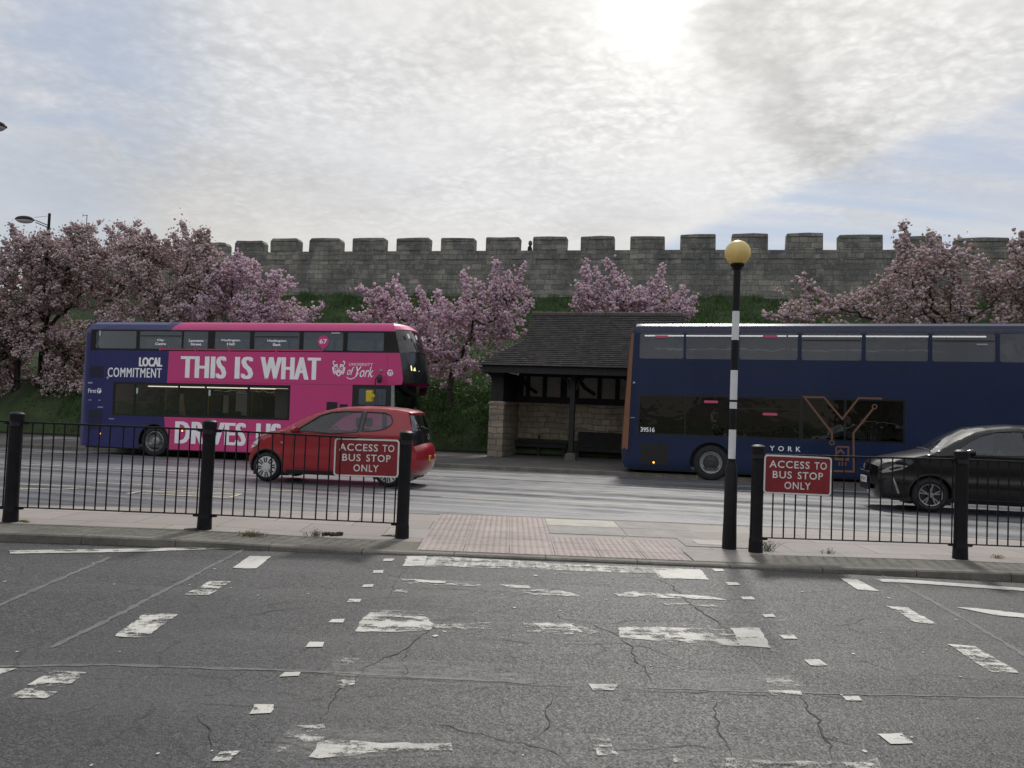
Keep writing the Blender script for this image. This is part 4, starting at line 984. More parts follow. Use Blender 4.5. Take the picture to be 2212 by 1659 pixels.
    mb = MB(); mb.box(-1.1, 1.05, -.18, -.14, .34, .498); mb.build('apron', TIMBER, b1)
    for px in (-1.0, .0, .95):
        mb = MB(); mb.box(px - .05, px + .05, -.135, .17, 0, .498); mb.build('leg', TIMBER, b1)
    mb = MB(); mb.box(-.06, .0, .0, .05, .562, .80); mb.build('armrest', TIMBER, b1)
    b2 = thing('bench', 'dark high backed bench in the shelter beside the rear of the blue bus', 'bench', at(3.3, 1.95), (0, 0, -YAW))
    mb = MB(); mb.box(-.98, .98, -.3, .15, .42, .47); mb.build('seat', TIMBER, b2, bevel=.01)
    mb = MB(); mb.box(-.98, .98, -.32, -.28, .28, .415); mb.build('apron', TIMBER, b2)
    mb = MB(); mb.box(-.98, .98, .16, .2, .45, .98); mb.build('backrest', TIMBER, b2, bevel=.01)
    for px in (-.9, .9):
        mb = MB(); mb.box(px - .05, px + .05, -.27, .15, 0, .418); mb.build('leg', TIMBER, b2)
shelter()

# ---------------------------------------------------------------- guard railing, beacon, signs, lamps
ZP = lambda x, y: zpv(x, y)
def bollard_prof(h): return [(0, -.02), (.077, -.02), (.076, .02), (.073, .10), (.0725, .13), (.070, .14), (.068, .15), (.0665, .3), (.065, h - .16), (.070, h - .155), (.071, h - .135), (.066, h - .128), (.066, h - .05), (.072, h - .045), (.073, h - .02), (.066, h - .006), (.04, h), (0, h)]
def railing(label, posts, ext):
    y0 = posts[0][1]; T = thing('guard_railing', label, 'railing', (posts[0][0], y0, ZP(*posts[0])), group=None); b = np.array([posts[0][0], y0, ZP(*posts[0])])
    rel = lambda x, y, z=0: np.array([x, y, ZP(x, y) + z]) - b
    H = 1.148
    for i, (x, y) in enumerate(posts):
        mb = MB(); mb.lathe(bollard_prof(H), n=28); p = mb.build('post', BLACKM, T, True); p.location = rel(x, y)
        c = MB(); c.lathe([(0, 1.065), (.0745, 1.065), (.0745, H - .012), (.05, H + .006), (0, H + .01)], n=28); c.build('cap', BLACKM, p, True)
    P = list(posts) if not ext else (([ext[0]] if ext[0] else []) + list(posts) + ([ext[1]] if ext[1] else []))
    for i in range(len(P) - 1):
        (xa, ya), (xb, yb) = P[i], P[i + 1]; za = ZP(xa, ya); zb = ZP(xb, yb); L = math.hypot(xb - xa, yb - ya); ux, uy = (xb - xa) / L, (yb - ya) / L
        def pt(d, h): k = d / L; return (xa + ux * d - b[0], ya + uy * d - b[1], za + (zb - za) * k + h - b[2])
        e = .055
        for h, nm in ((1.050, 'top_rail'), (.155, 'bottom_rail')):
            mb = MB(); th = .020 if nm == 'top_rail' else .012
            q0, q1 = pt(e, h), pt(L - e, h); dy = .016
            mb.add([(q0[0], q0[1] - dy, q0[2] - th / 2), (q1[0], q1[1] - dy, q1[2] - th / 2), (q1[0], q1[1] + dy, q1[2] - th / 2), (q0[0], q0[1] + dy, q0[2] - th / 2),
                    (q0[0], q0[1] - dy, q0[2] + th / 2), (q1[0], q1[1] - dy, q1[2] + th / 2), (q1[0], q1[1] + dy, q1[2] + th / 2), (q0[0], q0[1] + dy, q0[2] + th / 2)],
                   [(0, 3, 2, 1), (4, 5, 6, 7), (0, 1, 5, 4), (1, 2, 6, 5), (2, 3, 7, 6), (3, 0, 4, 7)])
            mb.build(nm, BLACKM, T, bevel=.003, seg=1)
            for d in (.085, L - .085):       # lugs with a bolt, one at each end
                mb = MB(); c = pt(d, h); mb.box(c[0] - .035, c[0] + .035, c[1] - .022, c[1] + .022, c[2] - .022, c[2] - th / 2 - .0005); mb.tube([(c[0], c[1] - .03, c[2] - .016), (c[0], c[1] - .021, c[2] - .016)], .01, 6); mb.build('lug', BLACKM, T)
        d = .17; k = 0; q = (L - .26) / (12 * .1046 + 3 * .130); 
        while k < 16:
            mb = MB(); mb.tube([pt(d, .150), pt(d, 1.042)], .0082, 6); mb.build('baluster', BLACKM, T, True)
            k += 1; d += (.1046 if k % 4 else .130) * q
    return T
PL = [pave_pt(*q) for q in ((22, 1127), (441, 1143), (868, 1162))]
PR = [pave_pt(*q) for q in ((1632, 1192), (2074, 1207))]
railing('black metal railing of three round posts left of the crossing', PL, ((PL[0][0] - 1.97, PL[0][1] + .0), None))
railing('black metal railing of two round posts right of the beacon', PR, (None, (PR[1][0] + 2.0, PR[1][1] - .02)))
def sign(label, px, yoff):
    pts = [at_depth(x, y, yoff) for x, y in px]; c = sum(pts) / 4; w = np.linalg.norm(pts[1] - pts[0]); h = np.linalg.norm(pts[3] - pts[0])
    T = thing('road_sign', label, 'sign', tuple(c)); dx = pts[1] - pts[0]; T.rotation_euler = (0, -math.atan2(dx[2], dx[0]), math.atan2(dx[1], dx[0]))
    def rr(w, h, r, n=5):
        P = []
        for cx, cz, a in ((w / 2 - r, h / 2 - r, 0), (-w / 2 + r, h / 2 - r, 90), (-w / 2 + r, -h / 2 + r, 180), (w / 2 - r, -h / 2 + r, 270)):
            P += [(cx + r * math.cos(rad(a + 90 * i / n)), cz + r * math.sin(rad(a + 90 * i / n))) for i in range(n + 1)]
        return P
    mb = MB(); mb.prism(rr(w, h, .035), -.004, .004); mb.build('border', SIGNW, T)
    mb = MB(); mb.prism(rr(w - .034, h - .034, .022), -.007, -.0042); mb.build('face', SIGNR, T)
    for s, a, b, zc in (('ACCESS', -.425, .172, .265), ('TO', .241, .425, .265), ('BUS', -.372, -.089, -.005), ('STOP', -.004, .372, -.005), ('ONLY', -.195, .195, -.275)):
        lettering(s, SIGNW, T, (a * w, b * w, (zc - .095) * h, (zc + .095) * h), -.0085, .012, spacing=1.12)
    mb = MB()
    for q in (-.2, .2): mb.box(q - .02, q + .02, .0042, .022, -h / 2 + .02, h / 2 - .02)
    mb.build('fixing_clip', DKSTEEL, T); return T
YS = PL[2][1] - .055
sign('red sign with white words hung on the left railing in front of the red car', [(724, 946), (864, 950.6), (861, 1031), (718.4, 1027.7)], YS)
sign('red sign with white words hung on the right railing in front of the blue bus', [(1651, 982), (1796.7, 988.4), (1794, 1070), (1650, 1065.4)], PR[0][1] - .055)
def beacon():
    bx, by = pave_pt(1575, 1185); bz = zpv(bx, by)
    T = thing('belisha_beacon', 'striped black and white crossing beacon pole topped by an amber globe', 'beacon', (bx, by, bz))
    Y = by; base = np.array([bx, by, bz])
    hz = lambda y: float(at_depth(1577 + (1185 - y) * .0255, y, Y)[2] - bz)
    hs = hz(1010); hc = hz(997)
    mb = MB(); mb.lathe([(.0, -.02), (.078, -.02), (.077, .1), (.0705, .35), (.068, hs), (.060, hs + .015), (.047, hc - .01), (.0455, hc), (0, hc)], n=32); mb.build('pole_sleeve', BLACKM, T, True)
    ys = [997, 991, 928, 883, 868.5, 864, 800, 735, 672.5, 581]; black = [1, 0, 1, 0, 1, 0, 1, 0, 1]
    for i in range(9):
        a, b = hz(ys[i]), hz(ys[i + 1]); r = .0395 if i not in (3, 5) or True else .04
        mb = MB(); mb.lathe([(0, a + .0005), (r, a + .0005), (r, b - .0005), (0, b - .0005)], n=32); mb.build('black_band' if black[i] else 'white_band', BLACKM if black[i] else WHITEM, T, True)
    a = hz(581); g = hz(546.5); R_ = .142
    mb = MB(); mb.lathe([(0, a), (.058, a), (.060, a + .015), (.052, a + .022), (.07, a + .03), (.078, a + .045), (.070, a + .06), (0, a + .06)], n=32); mb.build('collar', BLACKM, T, True)
    mb = MB(); mb.lathe([(max(.0005, R_ * math.cos(q)), g + R_ * math.sin(q)) for q in np.linspace(-1.15, math.pi / 2, 24)], n=40); mb.build('globe', AMBER, T, True)
beacon()
def street_lamp(label, px_pole, py_top, px_head, depth, flip=1, groundz=None):
    top = at_depth(px_pole, py_top, depth); x, y, zt = [float(v) for v in top]; k = depth / 1661
    z0 = groundz if groundz is not None else -.3
    T = thing('street_lamp', label, 'street lamp', (x, y, z0)); h = zt - z0
    mb = MB(); mb.lathe([(0, 0), (.11, 0), (.11, 1.2), (.075, 1.3), (.06, h), (0, h)], n=14); mb.build('pole', BLACKM, T, True)
    L = abs(px_pole - px_head) * k; sx = -flip; hz = h - 21 * k
    mb = MB()
    for o in (-.05, .05): mb.tube([(0, 0, hz - .18 + o), (sx * L * .55, 0, hz + .05 + o)], .022, 6)
    mb.build('arm', BLACKM, T, True)
    mb = MB(); mb.tube([(0, 0, h - .12), (sx * (L * .62), 0, hz + .24)], .008, 4); mb.build('stay_wire', DKSTEEL, T)
    a = L * .40; c = sx * L; mb = MB()
    mb.lathe([(a * math.cos(q), (a * .42) * math.sin(q)) for q in np.linspace(0, math.pi / 2 - .01, 10)], (c, 0, hz + .10), n=20); hd = mb.build('lamp_head', BLACKM, T, True); hd.scale = (1, .55, 1)
    hd.location = (0, 0, 0)
    mb = MB(); mb.lathe([(a * .9 * math.cos(q), -(a * .34) * math.sin(q)) for q in np.linspace(0, math.pi / 2 - .01, 10)], (c, 0, hz + .095), n=20); g_ = mb.build('diffuser', PLASTW, T, True); g_.scale = (1, .55, 1)
    return T
street_lamp('black street lamp with a saucer head rising out of the left cherry trees', 107, 461, 54, 36.5, 1, 1.2)
street_lamp('black street lamp of which only the head tip enters at the left edge', -90, 257, -14, 22., -1, -.3)
def aerial():
    p = at_depth(188, 464, 56.); x, y, zt = [float(v) for v in p]; T = thing('aerial', 'thin radio aerial on a mast behind the left cherry trees', 'aerial', (x, y, 9.)); h = zt - 9.
    mb = MB(); mb.tube([(0, 0, -5), (0, 0, h)], .035, 6); mb.build('mast', STEEL, T)
    mb = MB(); mb.tube([(-.32, 0, h - .05), (.05, 0, h - .05)], .025, 5); mb.tube([(-.3, 0, h - .15), (-.3, 0, h + .08)], .02, 5); mb.build('crossbar', STEEL, T)
aerial()

# ---------------------------------------------------------------- weeds, soil, covers on the island
def tuft(name, label, px, py, m, n, h, w, seed, z=ZPAV, cat='weed'):
    p = pave_pt(px, py); r = random.Random(seed); T = thing(name, label, cat, (float(p[0]), float(p[1]), zpv(p[0], p[1]))); mb = MB()
    for i in range(n):
        a = r.uniform(0, 6.28); q = r.uniform(0, w); b = np.array([q * math.cos(a), q * math.sin(a) * .5, 0]); d = np.array([r.gauss(0, .5), r.gauss(0, .5), 1]) * r.uniform(.4, 1) * h
        mb.tube([b, b + d * .5 + np.array([0, 0, .01]), b + d + np.array([0, 0, -.02])], [.0022, .0018, .0008], 3, False)
        if i % 2 == 0:
            c = b + d * r.uniform(.4, .95); o = len(mb.v); l = r.uniform(.008, .02); mb.v += [tuple(c + np.array([-l, 0, 0])), tuple(c + np.array([0, l * .4, l * .5])), tuple(c + np.array([l, 0, l])), tuple(c + np.array([0, -l * .4, l * .3]))]; mb.f.append((o, o + 1, o + 2, o + 3))
    mb.build('stems', m, T); return T
tuft('weed', 'tuft of dry brown grass below the left sign, left of the soil clod', 680, 1158, DRY, 60, .09, .12, 1)
tuft('weed', 'wide mat of dry brown weeds at the kerb below the front of the red car', 545, 1158, DRY, 110, .07, .15, 2)
tuft('weed', 'leafy green weed at the foot of the post beside the beacon', 1658, 1190, GREENW, 46, .14, .09, 3)
tuft('weed', 'small low green weed under the right railing', 1790, 1196, GREENW, 24, .05, .08, 4)
tuft('weed', 'small dark weed on the concrete at the right edge', 2155, 1206, DRY, 22, .05, .08, 6)
def clod(name, label, px, py, m, sx, sy, sz, seed, z=ZPAV, cat='soil'):
    p = pave_pt(px, py); g = np.random.default_rng(seed); V = []; F = []
    for k in range(9):
        c = np.array([g.normal(0, sx * .45), g.normal(0, sy * .45), abs(g.normal(0, sz * .3))]); R_ = np.array([sx, sy, sz]) * g.uniform(.35, .7); o = len(V)
        V += [tuple(c + ICO[i] * R_ * g.uniform(.6, 1.25)) for i in range(12)]; F += [tuple(f + o) for f in ICF]
    o = np_mesh(name, V, F, m); o.location = (float(p[0]), float(p[1]), zpv(p[0], p[1])); return tag(o, label, cat)
clod('soil_clod', 'dark clod of soil and dead moss by the foot of the left sign', 717, 1156, SOIL, .075, .06, .045, 8)
clod('moss_clump', 'yellow green moss at the base of the leftmost post', 55, 1127, MOSS, .06, .04, .018, 9, cat='moss')
clod('moss_clump', 'dark moss and litter around the second post from the left', 420, 1143, SOIL, .11, .07, .012, 10, cat='moss')
clod('moss_clump', 'brown moss at the base of the post right of the crossing', 850, 1158, SOIL, .12, .04, .012, 12, cat='moss')
def cover():
    x0, y0 = 1.98, 8.55; T = thing('manhole_cover', 'square inspection cover in a pale concrete surround behind the beacon', 'manhole cover', (2.35, 8.8, zpv(2.35, 8.8)))
    zf = lambda x, y: zpv(x + 2.35, y + 8.8) - zpv(2.35, 8.8)
    mb = MB(); n = 4; P = [(-.36, -.26), (.36, -.26), (.36, .26), (-.36, .26)]
    mb.add([(x, y, zf(x, y) - .01) for x, y in P] + [(x, y, zf(x, y) + .007) for x, y in P], [(4, 5, 6, 7), (0, 1, 5, 4), (1, 2, 6, 5), (2, 3, 7, 6), (3, 0, 4, 7)]); mb.build('surround', GREYSLAB, T)
    mb = MB(); P = [(-.2, -.14), (.24, -.14), (.24, .16), (-.2, .16)]
    mb.add([(x, y, zf(x, y) + .007) for x, y in P] + [(x, y, zf(x, y) + .011) for x, y in P], [(4, 5, 6, 7), (0, 1, 5, 4), (1, 2, 6, 5), (2, 3, 7, 6), (3, 0, 4, 7)]); mb.build('lid', PALESLAB, T)
cover()
# ---------------------------------------------------------------- vehicles: shared builders
def strip(name, m, parent, outline, yf, W, b=.1, ny=12, sub=1, smooth=True, inset=0., dirs=None):
    """skin across the vehicle between both sides, bulging outward along the outline's normal; b a number or one per point"""
    pts = [np.array(p, float) for p in outline]; bs = list(b) if hasattr(b, '__len__') else [b] * len(pts)
    if sub > 1:
        P, B = [], []
        for i in range(len(pts) - 1):
            for j in range(sub): P.append(pts[i] + (pts[i + 1] - pts[i]) * j / sub); B.append(bs[i] + (bs[i + 1] - bs[i]) * j / sub)
        P.append(pts[-1]); B.append(bs[-1]); pts, bs = P, B
    mb = MB(); n = len(pts); m0 = (n - 1) / max(1, len(dirs) - 1) if dirs else 1
    for i, p in enumerate(pts):
        t = pts[min(i + 1, n - 1)] - pts[max(i - 1, 0)]; t /= np.linalg.norm(t) + 1e-9; nn = np.array([-t[1], t[0]]) if strip.ccw else np.array([t[1], -t[0]])
        if dirs:
            u_ = i / m0; j_ = min(int(u_), len(dirs) - 2); nn = np.array(dirs[j_]) * (1 - (u_ - j_)) + np.array(dirs[j_ + 1]) * (u_ - j_)
        y0 = yf(p[0], p[1]) + inset
        for j in range(ny + 1):
            y = y0 + (W - 2 * y0) * j / ny; q = 1 - abs((y - W / 2) / (W / 2 - y0)) ** 2.2; c = p + nn * bs[i] * q
            mb.v.append((c[0], y, c[1]))
    mb.f = [(i * (ny + 1) + j, i * (ny + 1) + j + 1, (i + 1) * (ny + 1) + j + 1, (i + 1) * (ny + 1) + j) for i in range(n - 1) for j in range(ny)]
    return mb.build(name, m, parent, smooth)
strip.ccw = True
def arc(cx, cz, r, a0, a1, n=14): return [(cx + r * math.cos(rad(a0 + (a1 - a0) * i / n)), cz + r * math.sin(rad(a0 + (a1 - a0) * i / n))) for i in range(n + 1)]
def panel2d(name, m, parent, poly, y, th=.004, label=None):
    mb = MB(); mb.prism(poly, y - th, y); o = mb.build(name, m, parent)
    if label: o['label'] = label
    return o
def rect(x0, x1, z0, z1): return [(x0, z0), (x1, z0), (x1, z1), (x0, z1)]
def rrect(x0, x1, z0, z1, r=.05, n=4): return arc(x1 - r, z1 - r, r, 0, 90, n) + arc(x0 + r, z1 - r, r, 90, 180, n) + arc(x0 + r, z0 + r, r, 180, 270, n) + arc(x1 - r, z0 + r, r, 270, 360, n)
def polyline(mb, pts, w, y, th=.004):
    """flat line of constant width on an x-z face, mitred"""
    P = [np.array(p, float) for p in pts]; n = len(P); L, Rr = [], []
    for i in range(n):
        d0 = P[i] - P[i - 1] if i else P[1] - P[0]; d1 = P[i + 1] - P[i] if i < n - 1 else P[-1] - P[-2]
        d0 /= np.linalg.norm(d0); d1 /= np.linalg.norm(d1); t = d0 + d1; t /= np.linalg.norm(t); nn = np.array([-t[1], t[0]]); k = w / 2 / max(.35, abs(nn @ np.array([-d0[1], d0[0]])))
        L.append(P[i] + nn * k); Rr.append(P[i] - nn * k)
    mb.add([(p[0], y - th, p[1]) for p in L] + [(p[0], y - th, p[1]) for p in Rr], [(i, i + 1, n + i + 1, n + i) for i in range(n - 1)])
def wheel(parent, x, y, R, r, kind, flip=False, z=None):
    """tyre and rim turning about y; outer face at y (flip: outer face on the far side)"""
    s = -1 if flip else 1; w = .28 if kind.startswith('bus') else .19
    W = bpy.data.objects.new('wheel', None); COL.objects.link(W); W.parent = parent; W.location = (x, y, R if z is None else z); W.scale = (1 / parent.scale[0], 1, 1); W.empty_display_size = .2
    mb = MB(); mb.lathe([(r, s * .03), (r + .025, s * .004), (R - .06, 0), (R - .015, s * .025), (R, s * .06), (R, s * (w - .05)), (R - .03, s * w), (r, s * w), (r, s * .03)], axis='y', n=40); mb.build('tyre', TYRE, W, True)
    mb = MB()
    if kind == 'bus_deep':
        mb.lathe([(r, s * .02), (r - .015, s * .012), (r - .03, s * .03), (r - .05, s * .12), (.17, s * .16), (.16, s * .10), (.13, s * .05), (.10, s * .035), (0, s * .035)], axis='y', n=36)
        for k in range(10):
            a = k * 2 * math.pi / 10; c = (.185 * math.cos(a), s * .14, .185 * math.sin(a)); mb.tube([c, (c[0], s * .11, c[2])], .016, 6)
        mb.build('rim', STEEL, W, True)
    elif kind == 'bus_flat':
        mb.lathe([(r, s * .02), (r - .012, s * .006), (r - .035, s * .012), (r - .045, s * .05), (.215, s * .055)], axis='y', n=36); mb.build('rim', STEEL, W, True)
        h = MB(); h.lathe([(.216, s * .055), (.20, s * .04), (.09, s * .02), (.08, s * .0), (0, s * .0)], axis='y', n=10)
        for k in range(10):
            a = k * 2 * math.pi / 10 + .3; c = (.178 * math.cos(a), s * .04, .178 * math.sin(a)); h.tube([c, (c[0], s * .005, c[2])], .017, 6)
        h.build('hub', DKSTEEL, W)
    elif kind == 'cover':       # plastic wheel cover with pairs of slots
        mb.lathe([(r + .004, s * .012), (r - .006, -s * .004), (r * .62, -s * .010), (r * .36, -s * .004), (r * .33, -s * .014), (r * .2, -s * .016), (0, -s * .016)], axis='y', n=40); mb.build('rim', PLASTW, W, True)
        h = MB()
        for k in range(8):
            for o in (-.15, .15):
                a = k * 2 * math.pi / 8 + o + .1; ca, sa = math.cos(a), math.sin(a); t = np.array([-sa, ca]) * r * .05
                p, q = np.array([ca, sa]) * r * .46, np.array([ca, sa]) * r * .93
                V = [p - t, p + t, q + t * 1.3, q - t * 1.3]; h.add([(v[0], -s * .0125, v[1]) for v in V], [(0, 1, 2, 3)])
        h.build('slots', TYRE, W)
    else:                       # alloy with five split spokes
        mb.lathe([(r, s * .02), (r - .004, s * .002), (r - .018, s * .006), (r - .022, s * .08)], axis='y', n=40)
        for k in range(5):
            for o in (-.17, .17):
                a = k * 2 * math.pi / 5 + .3; a1 = a + o; p, q = np.array([math.cos(a), math.sin(a)]) * .035, np.array([math.cos(a1), math.sin(a1)]) * (r - .012)
                t = np.array([-math.sin(a1), math.cos(a1)]); V = [p - t * .010, p + t * .010, q + t * .012, q - t * .012]
                mb.add([(v[0], s * .006, v[1]) for v in V] + [(v[0], s * .035, v[1]) for v in V], [(0, 1, 2, 3), (0, 4, 5, 1), (1, 5, 6, 2), (2, 6, 7, 3), (3, 7, 4, 0)])
        mb.lathe([(.05, s * .02), (.045, s * .002), (0, s * .0)], axis='y', n=16); mb.build('rim', ALLOY, W)
        h = MB(); h.lathe([(r - .01, s * .075), (0, s * .075)], axis='y', n=24); h.build('brake_disc', TRIM, W)
    return W
def glazing(parent, wins, z0, z1, yf, m, W, name='window', r=.05, split=None):
    """one pane object for every opening; wins may carry their own z"""
    for i, w in enumerate(wins):
        a, b, c, d = (w[0], w[1], z0, z1) if len(w) == 2 else w
        V, F = fill2d(rrect(a, b, c, d, r), (), 2., False)
        for far_ in (0, 1):
            mb = MB(); mb.add([(x, (W - yf(x, z) - .012) if far_ else yf(x, z) + .012, z) for x, z in V], F); o = mb.build(name, m, parent)
            if split and i in split and not far_:
                q = d - (d - c) * .27; h = MB(); h.box(a + .03, b - .03, yf(a, q) + .004, yf(a, q) + .03, q - .015, q + .015); h.build('hopper_bar', TRIM, o)
def bus_seats(parent, rows, floor, W, m, top=1.05):
    for x in rows:
        for y0, y1 in ((.14, 1.0), (W - 1.0, W - .14)):
            mb = MB(); mb.box(x, x + .42, y0, y1, floor + .32, floor + .44)
            mb.add([(x - .10, y0, floor + .40), (x - .02, y0, floor + .40), (x - .10, y0 + .03, floor + top), (x - .17, y0 + .03, floor + top), (x - .10, y1, floor + .40), (x - .02, y1, floor + .40), (x - .10, y1 - .03, floor + top), (x - .17, y1 - .03, floor + top)],
                   [(0, 1, 2, 3), (7, 6, 5, 4), (1, 5, 6, 2), (0, 3, 7, 4), (3, 2, 6, 7), (0, 4, 5, 1)])
            mb.box(x + .1, x + .3, y0 + .3, y0 + .4, floor + .01, floor + .319); mb.build('seat', m, parent, bevel=.02)

# ---------------------------------------------------------------- pink and blue double decker
def pink_bus():
    RB = 0.
    p = far_pt(330, 986); a = rad(10.3)
    B = thing('double_decker_bus', 'pink and indigo double decker bus with big white advertising words', 'bus', tuple(p), (0, -.0145, -a)); W = 2.5; B.scale = (.957, 1, 1)
    def yf(x, z):
        y = 0.
        if z > 3.99: k = min(.26, z - 3.99); y += .26 - math.sqrt(max(0, .26 ** 2 - k * k))
        if x < -2.55: y += .14 * ((-2.55 - x) / .3) ** 2
        if x > 8.0 and z < 2.4: y += .05 * ((x - 8.0) / .4)
        return y
    rear = [(-2.80, .27), (-2.86, .8), (-2.87, 1.2), (-2.79, 2.4), (-2.71, 3.6), (-2.67, 4.0), (-2.58, 4.17), (-2.45, 4.245)]
    ar = arc(0, .46, .56, -22, 202); arR = [(q, z) for q, z in ar][::-1]      # rear arch, walked left to right
    arF = arc(5.78, .46, .56, 202, -22)
    blue = rear + [(.80, 4.245), (.70, 4.20), (.56, 4.10), (.47, 3.985), (-2.50, 3.985), (-2.50, 3.32), (.42, 3.32), (.395, 2.315), (-1.57, 2.315), (-1.57, 1.25), (.345, 1.25), (.43, .50)]
    # lower edge: from the pink join back past the arch
    blue = rear + [(.80, 4.245), (.70, 4.20), (.56, 4.10), (.47, 3.985), (-2.50, 3.985), (-2.50, 3.32), (.42, 3.32), (.395, 2.315), (-1.57, 2.315), (-1.57, 1.25), (.345, 1.25), (.40, .88)] + \
        [q for q in arc(0, .46, .56, 46, 202) if True] + [(-.60, .24)]
    skin('rear_body', BLUE, B, blue, yf, step=.16, both=W)
    pink = [(.42, 3.32), (8.33, 3.34), (8.40, 2.95), (8.47, 2.44), (8.40, 2.40), (8.16, 2.375), (6.82, 2.375), (6.82, 1.66), (8.24, 1.66), (8.30, 1.1), (8.34, .30), (6.34, .25)] + arc(5.78, .46, .56, -22, 202) + [(5.2, .24), (.56, .24)] + arc(0, .46, .56, -22, 46)[:-1] + [(.40, .88), (.345, 1.25), (4.74, 1.25), (4.74, 2.315), (.395, 2.315)]
    skin('front_body', PINK, B, pink, yf, step=.16, both=W)
    skin('roof_edge', PINK, B, [(.80, 4.245), (.70, 4.20), (.56, 4.10), (.47, 3.985), (8.165, 3.985), (8.13, 4.1), (8.03, 4.245)], yf, step=.12, both=W)
    strip.ccw = True
    strip('roof', BLUE, B, [(-2.45, 4.245), (.80, 4.245)], yf, W, .07, sub=8); strip('roof', PINK, B, [(.80, 4.245), (8.03, 4.245)], yf, W, .07, sub=14)
    strip('rear_panel', BLUE, B, rear, yf, W, .12, sub=3)
    fr = [(8.03, 4.245), (8.10, 4.16), (8.15, 4.03)]
    strip('roof_dome', PINK, B, fr, yf, W, [.07, .17, .26], sub=3)
    strip('upper_windscreen', GL_WS, B, [(8.15, 4.03), (8.22, 3.75), (8.33, 3.34)], yf, W, [.26, .32, .36], sub=3)
    strip('destination_panel', GLOSSB, B, [(8.33, 3.34), (8.40, 2.95), (8.47, 2.44)], yf, W, [.36, .38, .38], sub=3)
    strip('cab_soffit', TRIM, B, [(8.47, 2.44), (8.40, 2.40), (8.20, 2.375)], yf, W, [.38, .34, .28], sub=2)
    strip('windscreen', GL_WS, B, [(8.20, 2.375), (8.26, 1.7), (8.32, 1.12)], yf, W, .28, sub=3)
    strip('front_panel', TRIM, B, [(8.32, 1.12), (8.34, .7), (8.34, .30)], yf, W, [.28, .30, .26], sub=3)
    panel2d('screen_pillar', STEEL, B, [(8.10, 1.66), (8.22, 1.66), (8.19, 2.37), (8.09, 2.37)], -.003, .004)
    # glazing bands
    up = [(-2.32, -.80), (-.68, .86), (.92, 1.80), (2.04, 3.28), (3.42, 4.98), (5.12, 6.46), (6.60, 7.80)]
    upz = (3.385, 3.945); lo = [(-1.50, -.80), (-.74, .80), (.88, 1.76), (1.84, 3.26), (3.36, 4.66)]; loz = (1.31, 2.25)
    skin('window_band', GLOSSB, B, [(-2.50, 3.32), (8.33, 3.34), (8.165, 3.985), (-2.50, 3.985)], yf, [rrect(a, b, *upz) for a, b in up], .3, both=W, off=.001)
    skin('window_band', GLOSSB, B, rect(-1.57, 4.74, 1.25, 2.315), yf, [rrect(a, b, *loz) for a, b in lo], .3, both=W, off=.001)
    skin('cab_window_frame', TRIM, B, [(6.82, 1.66), (8.24, 1.66), (8.16, 2.375), (6.82, 2.375)], yf, [rrect(7.02, 7.92, 1.78, 2.27)], .3, both=W, off=.001)
    glazing(B, up, *upz, yf, GL_UP, W, split=(1, 4)); glazing(B, lo, *loz, yf, GL_LO, W, split=(1, 3)); glazing(B, [(7.02, 7.92)], 1.78, 2.27, yf, GL_UP, W, name='cab_window')
    # inside
    mb = MB(); mb.box(-2.5, 8.0, .06, W - .06, .28, .36); mb.box(-2.6, -1.6, .08, W - .08, .362, 1.9); mb.box(7.0, 7.06, .1, 1.0, .4, 1.6); mb.build('lower_floor', INSIDE, B)
    mb = MB(); mb.box(-2.6, 8.15, .03, W - .03, 2.33, 2.40); mb.build('upper_floor', INSIDE, B)
    mb = MB(); mb.box(-2.5, 8.0, .08, W - .08, 2.27, 2.325); mb.build('lower_ceiling', CEIL, B)
    mb = MB(); mb.box(-2.5, 8.0, .22, W - .22, 4.05, 4.09); mb.build('upper_ceiling', CEIL, B)
    bus_seats(B, np.arange(-1.9, 7.4, .78), 2.40, W, SEATM); bus_seats(B, np.arange(-1.3, 3.9, .82), .36, W, SEATM, 1.12)
    mb = MB(); mb.box(4.9, 6.6, 1.6, 2.3, .37, 2.26); mb.build('stairwell', INSIDE, B)
    mb = MB()
    for x in (-.4, 1.2, 2.8, 3.6): mb.tube([(x, 1.1, .36), (x, 1.1, 2.27)], .017, 8)
    mb.build('grab_poles', POLEY, B)
    mb = MB(); mb.box(-.7, 4.6, .55, .60, 2.20, 2.23); mb.build('ceiling_light', LEDM, B)
    mb = MB(); mb.prism([(7.18, 1.3), (7.6, 1.3), (7.66, 1.42), (7.3, 1.45), (7.16, 2.1), (7.05, 2.1)], .35, .85); mb.build('driver_seat', SEATD, B)
    mb = MB(); mb.box(3.96, 4.70, .50, .54, .40, 2.22); mb.build('stair_screen', mat('pale_screen', (.34, .42, .45), .5), B)
    mb = MB(); mb.box(2.5, 2.98, .62, .65, 1.35, 2.08); mb.box(2.06, 2.24, .60, .62, 1.42, 1.98); mb.build('notice_board', mat('notice_white', (.62, .64, .64), .6), B)
    mb = MB(); mb.prism([(.15, 1.28), (.5, 1.28), (.36, 2.0), (.28, 2.0)], .9, .93); mb.build('luggage_panel', mat('beige_panel', (.40, .36, .30), .7), B)
    mb = MB(); mb.box(3.42, 3.92, .7, .74, 1.3, 2.0); mb.build('luggage_rack', SEATD, B)
    # underside, arches, wheels
    mb = MB(); mb.box(-2.6, 8.1, .1, W - .1, .20, .275); mb.build('chassis', TRIM, B); mb = MB(); mb.box(-2.50 + RB, -2.44 + RB, .2, W - .2, .4, 4.0); mb.build('added_rear_lining', INSIDE, B)  # lining added to keep the rear panel's glancing reflection out of the panes
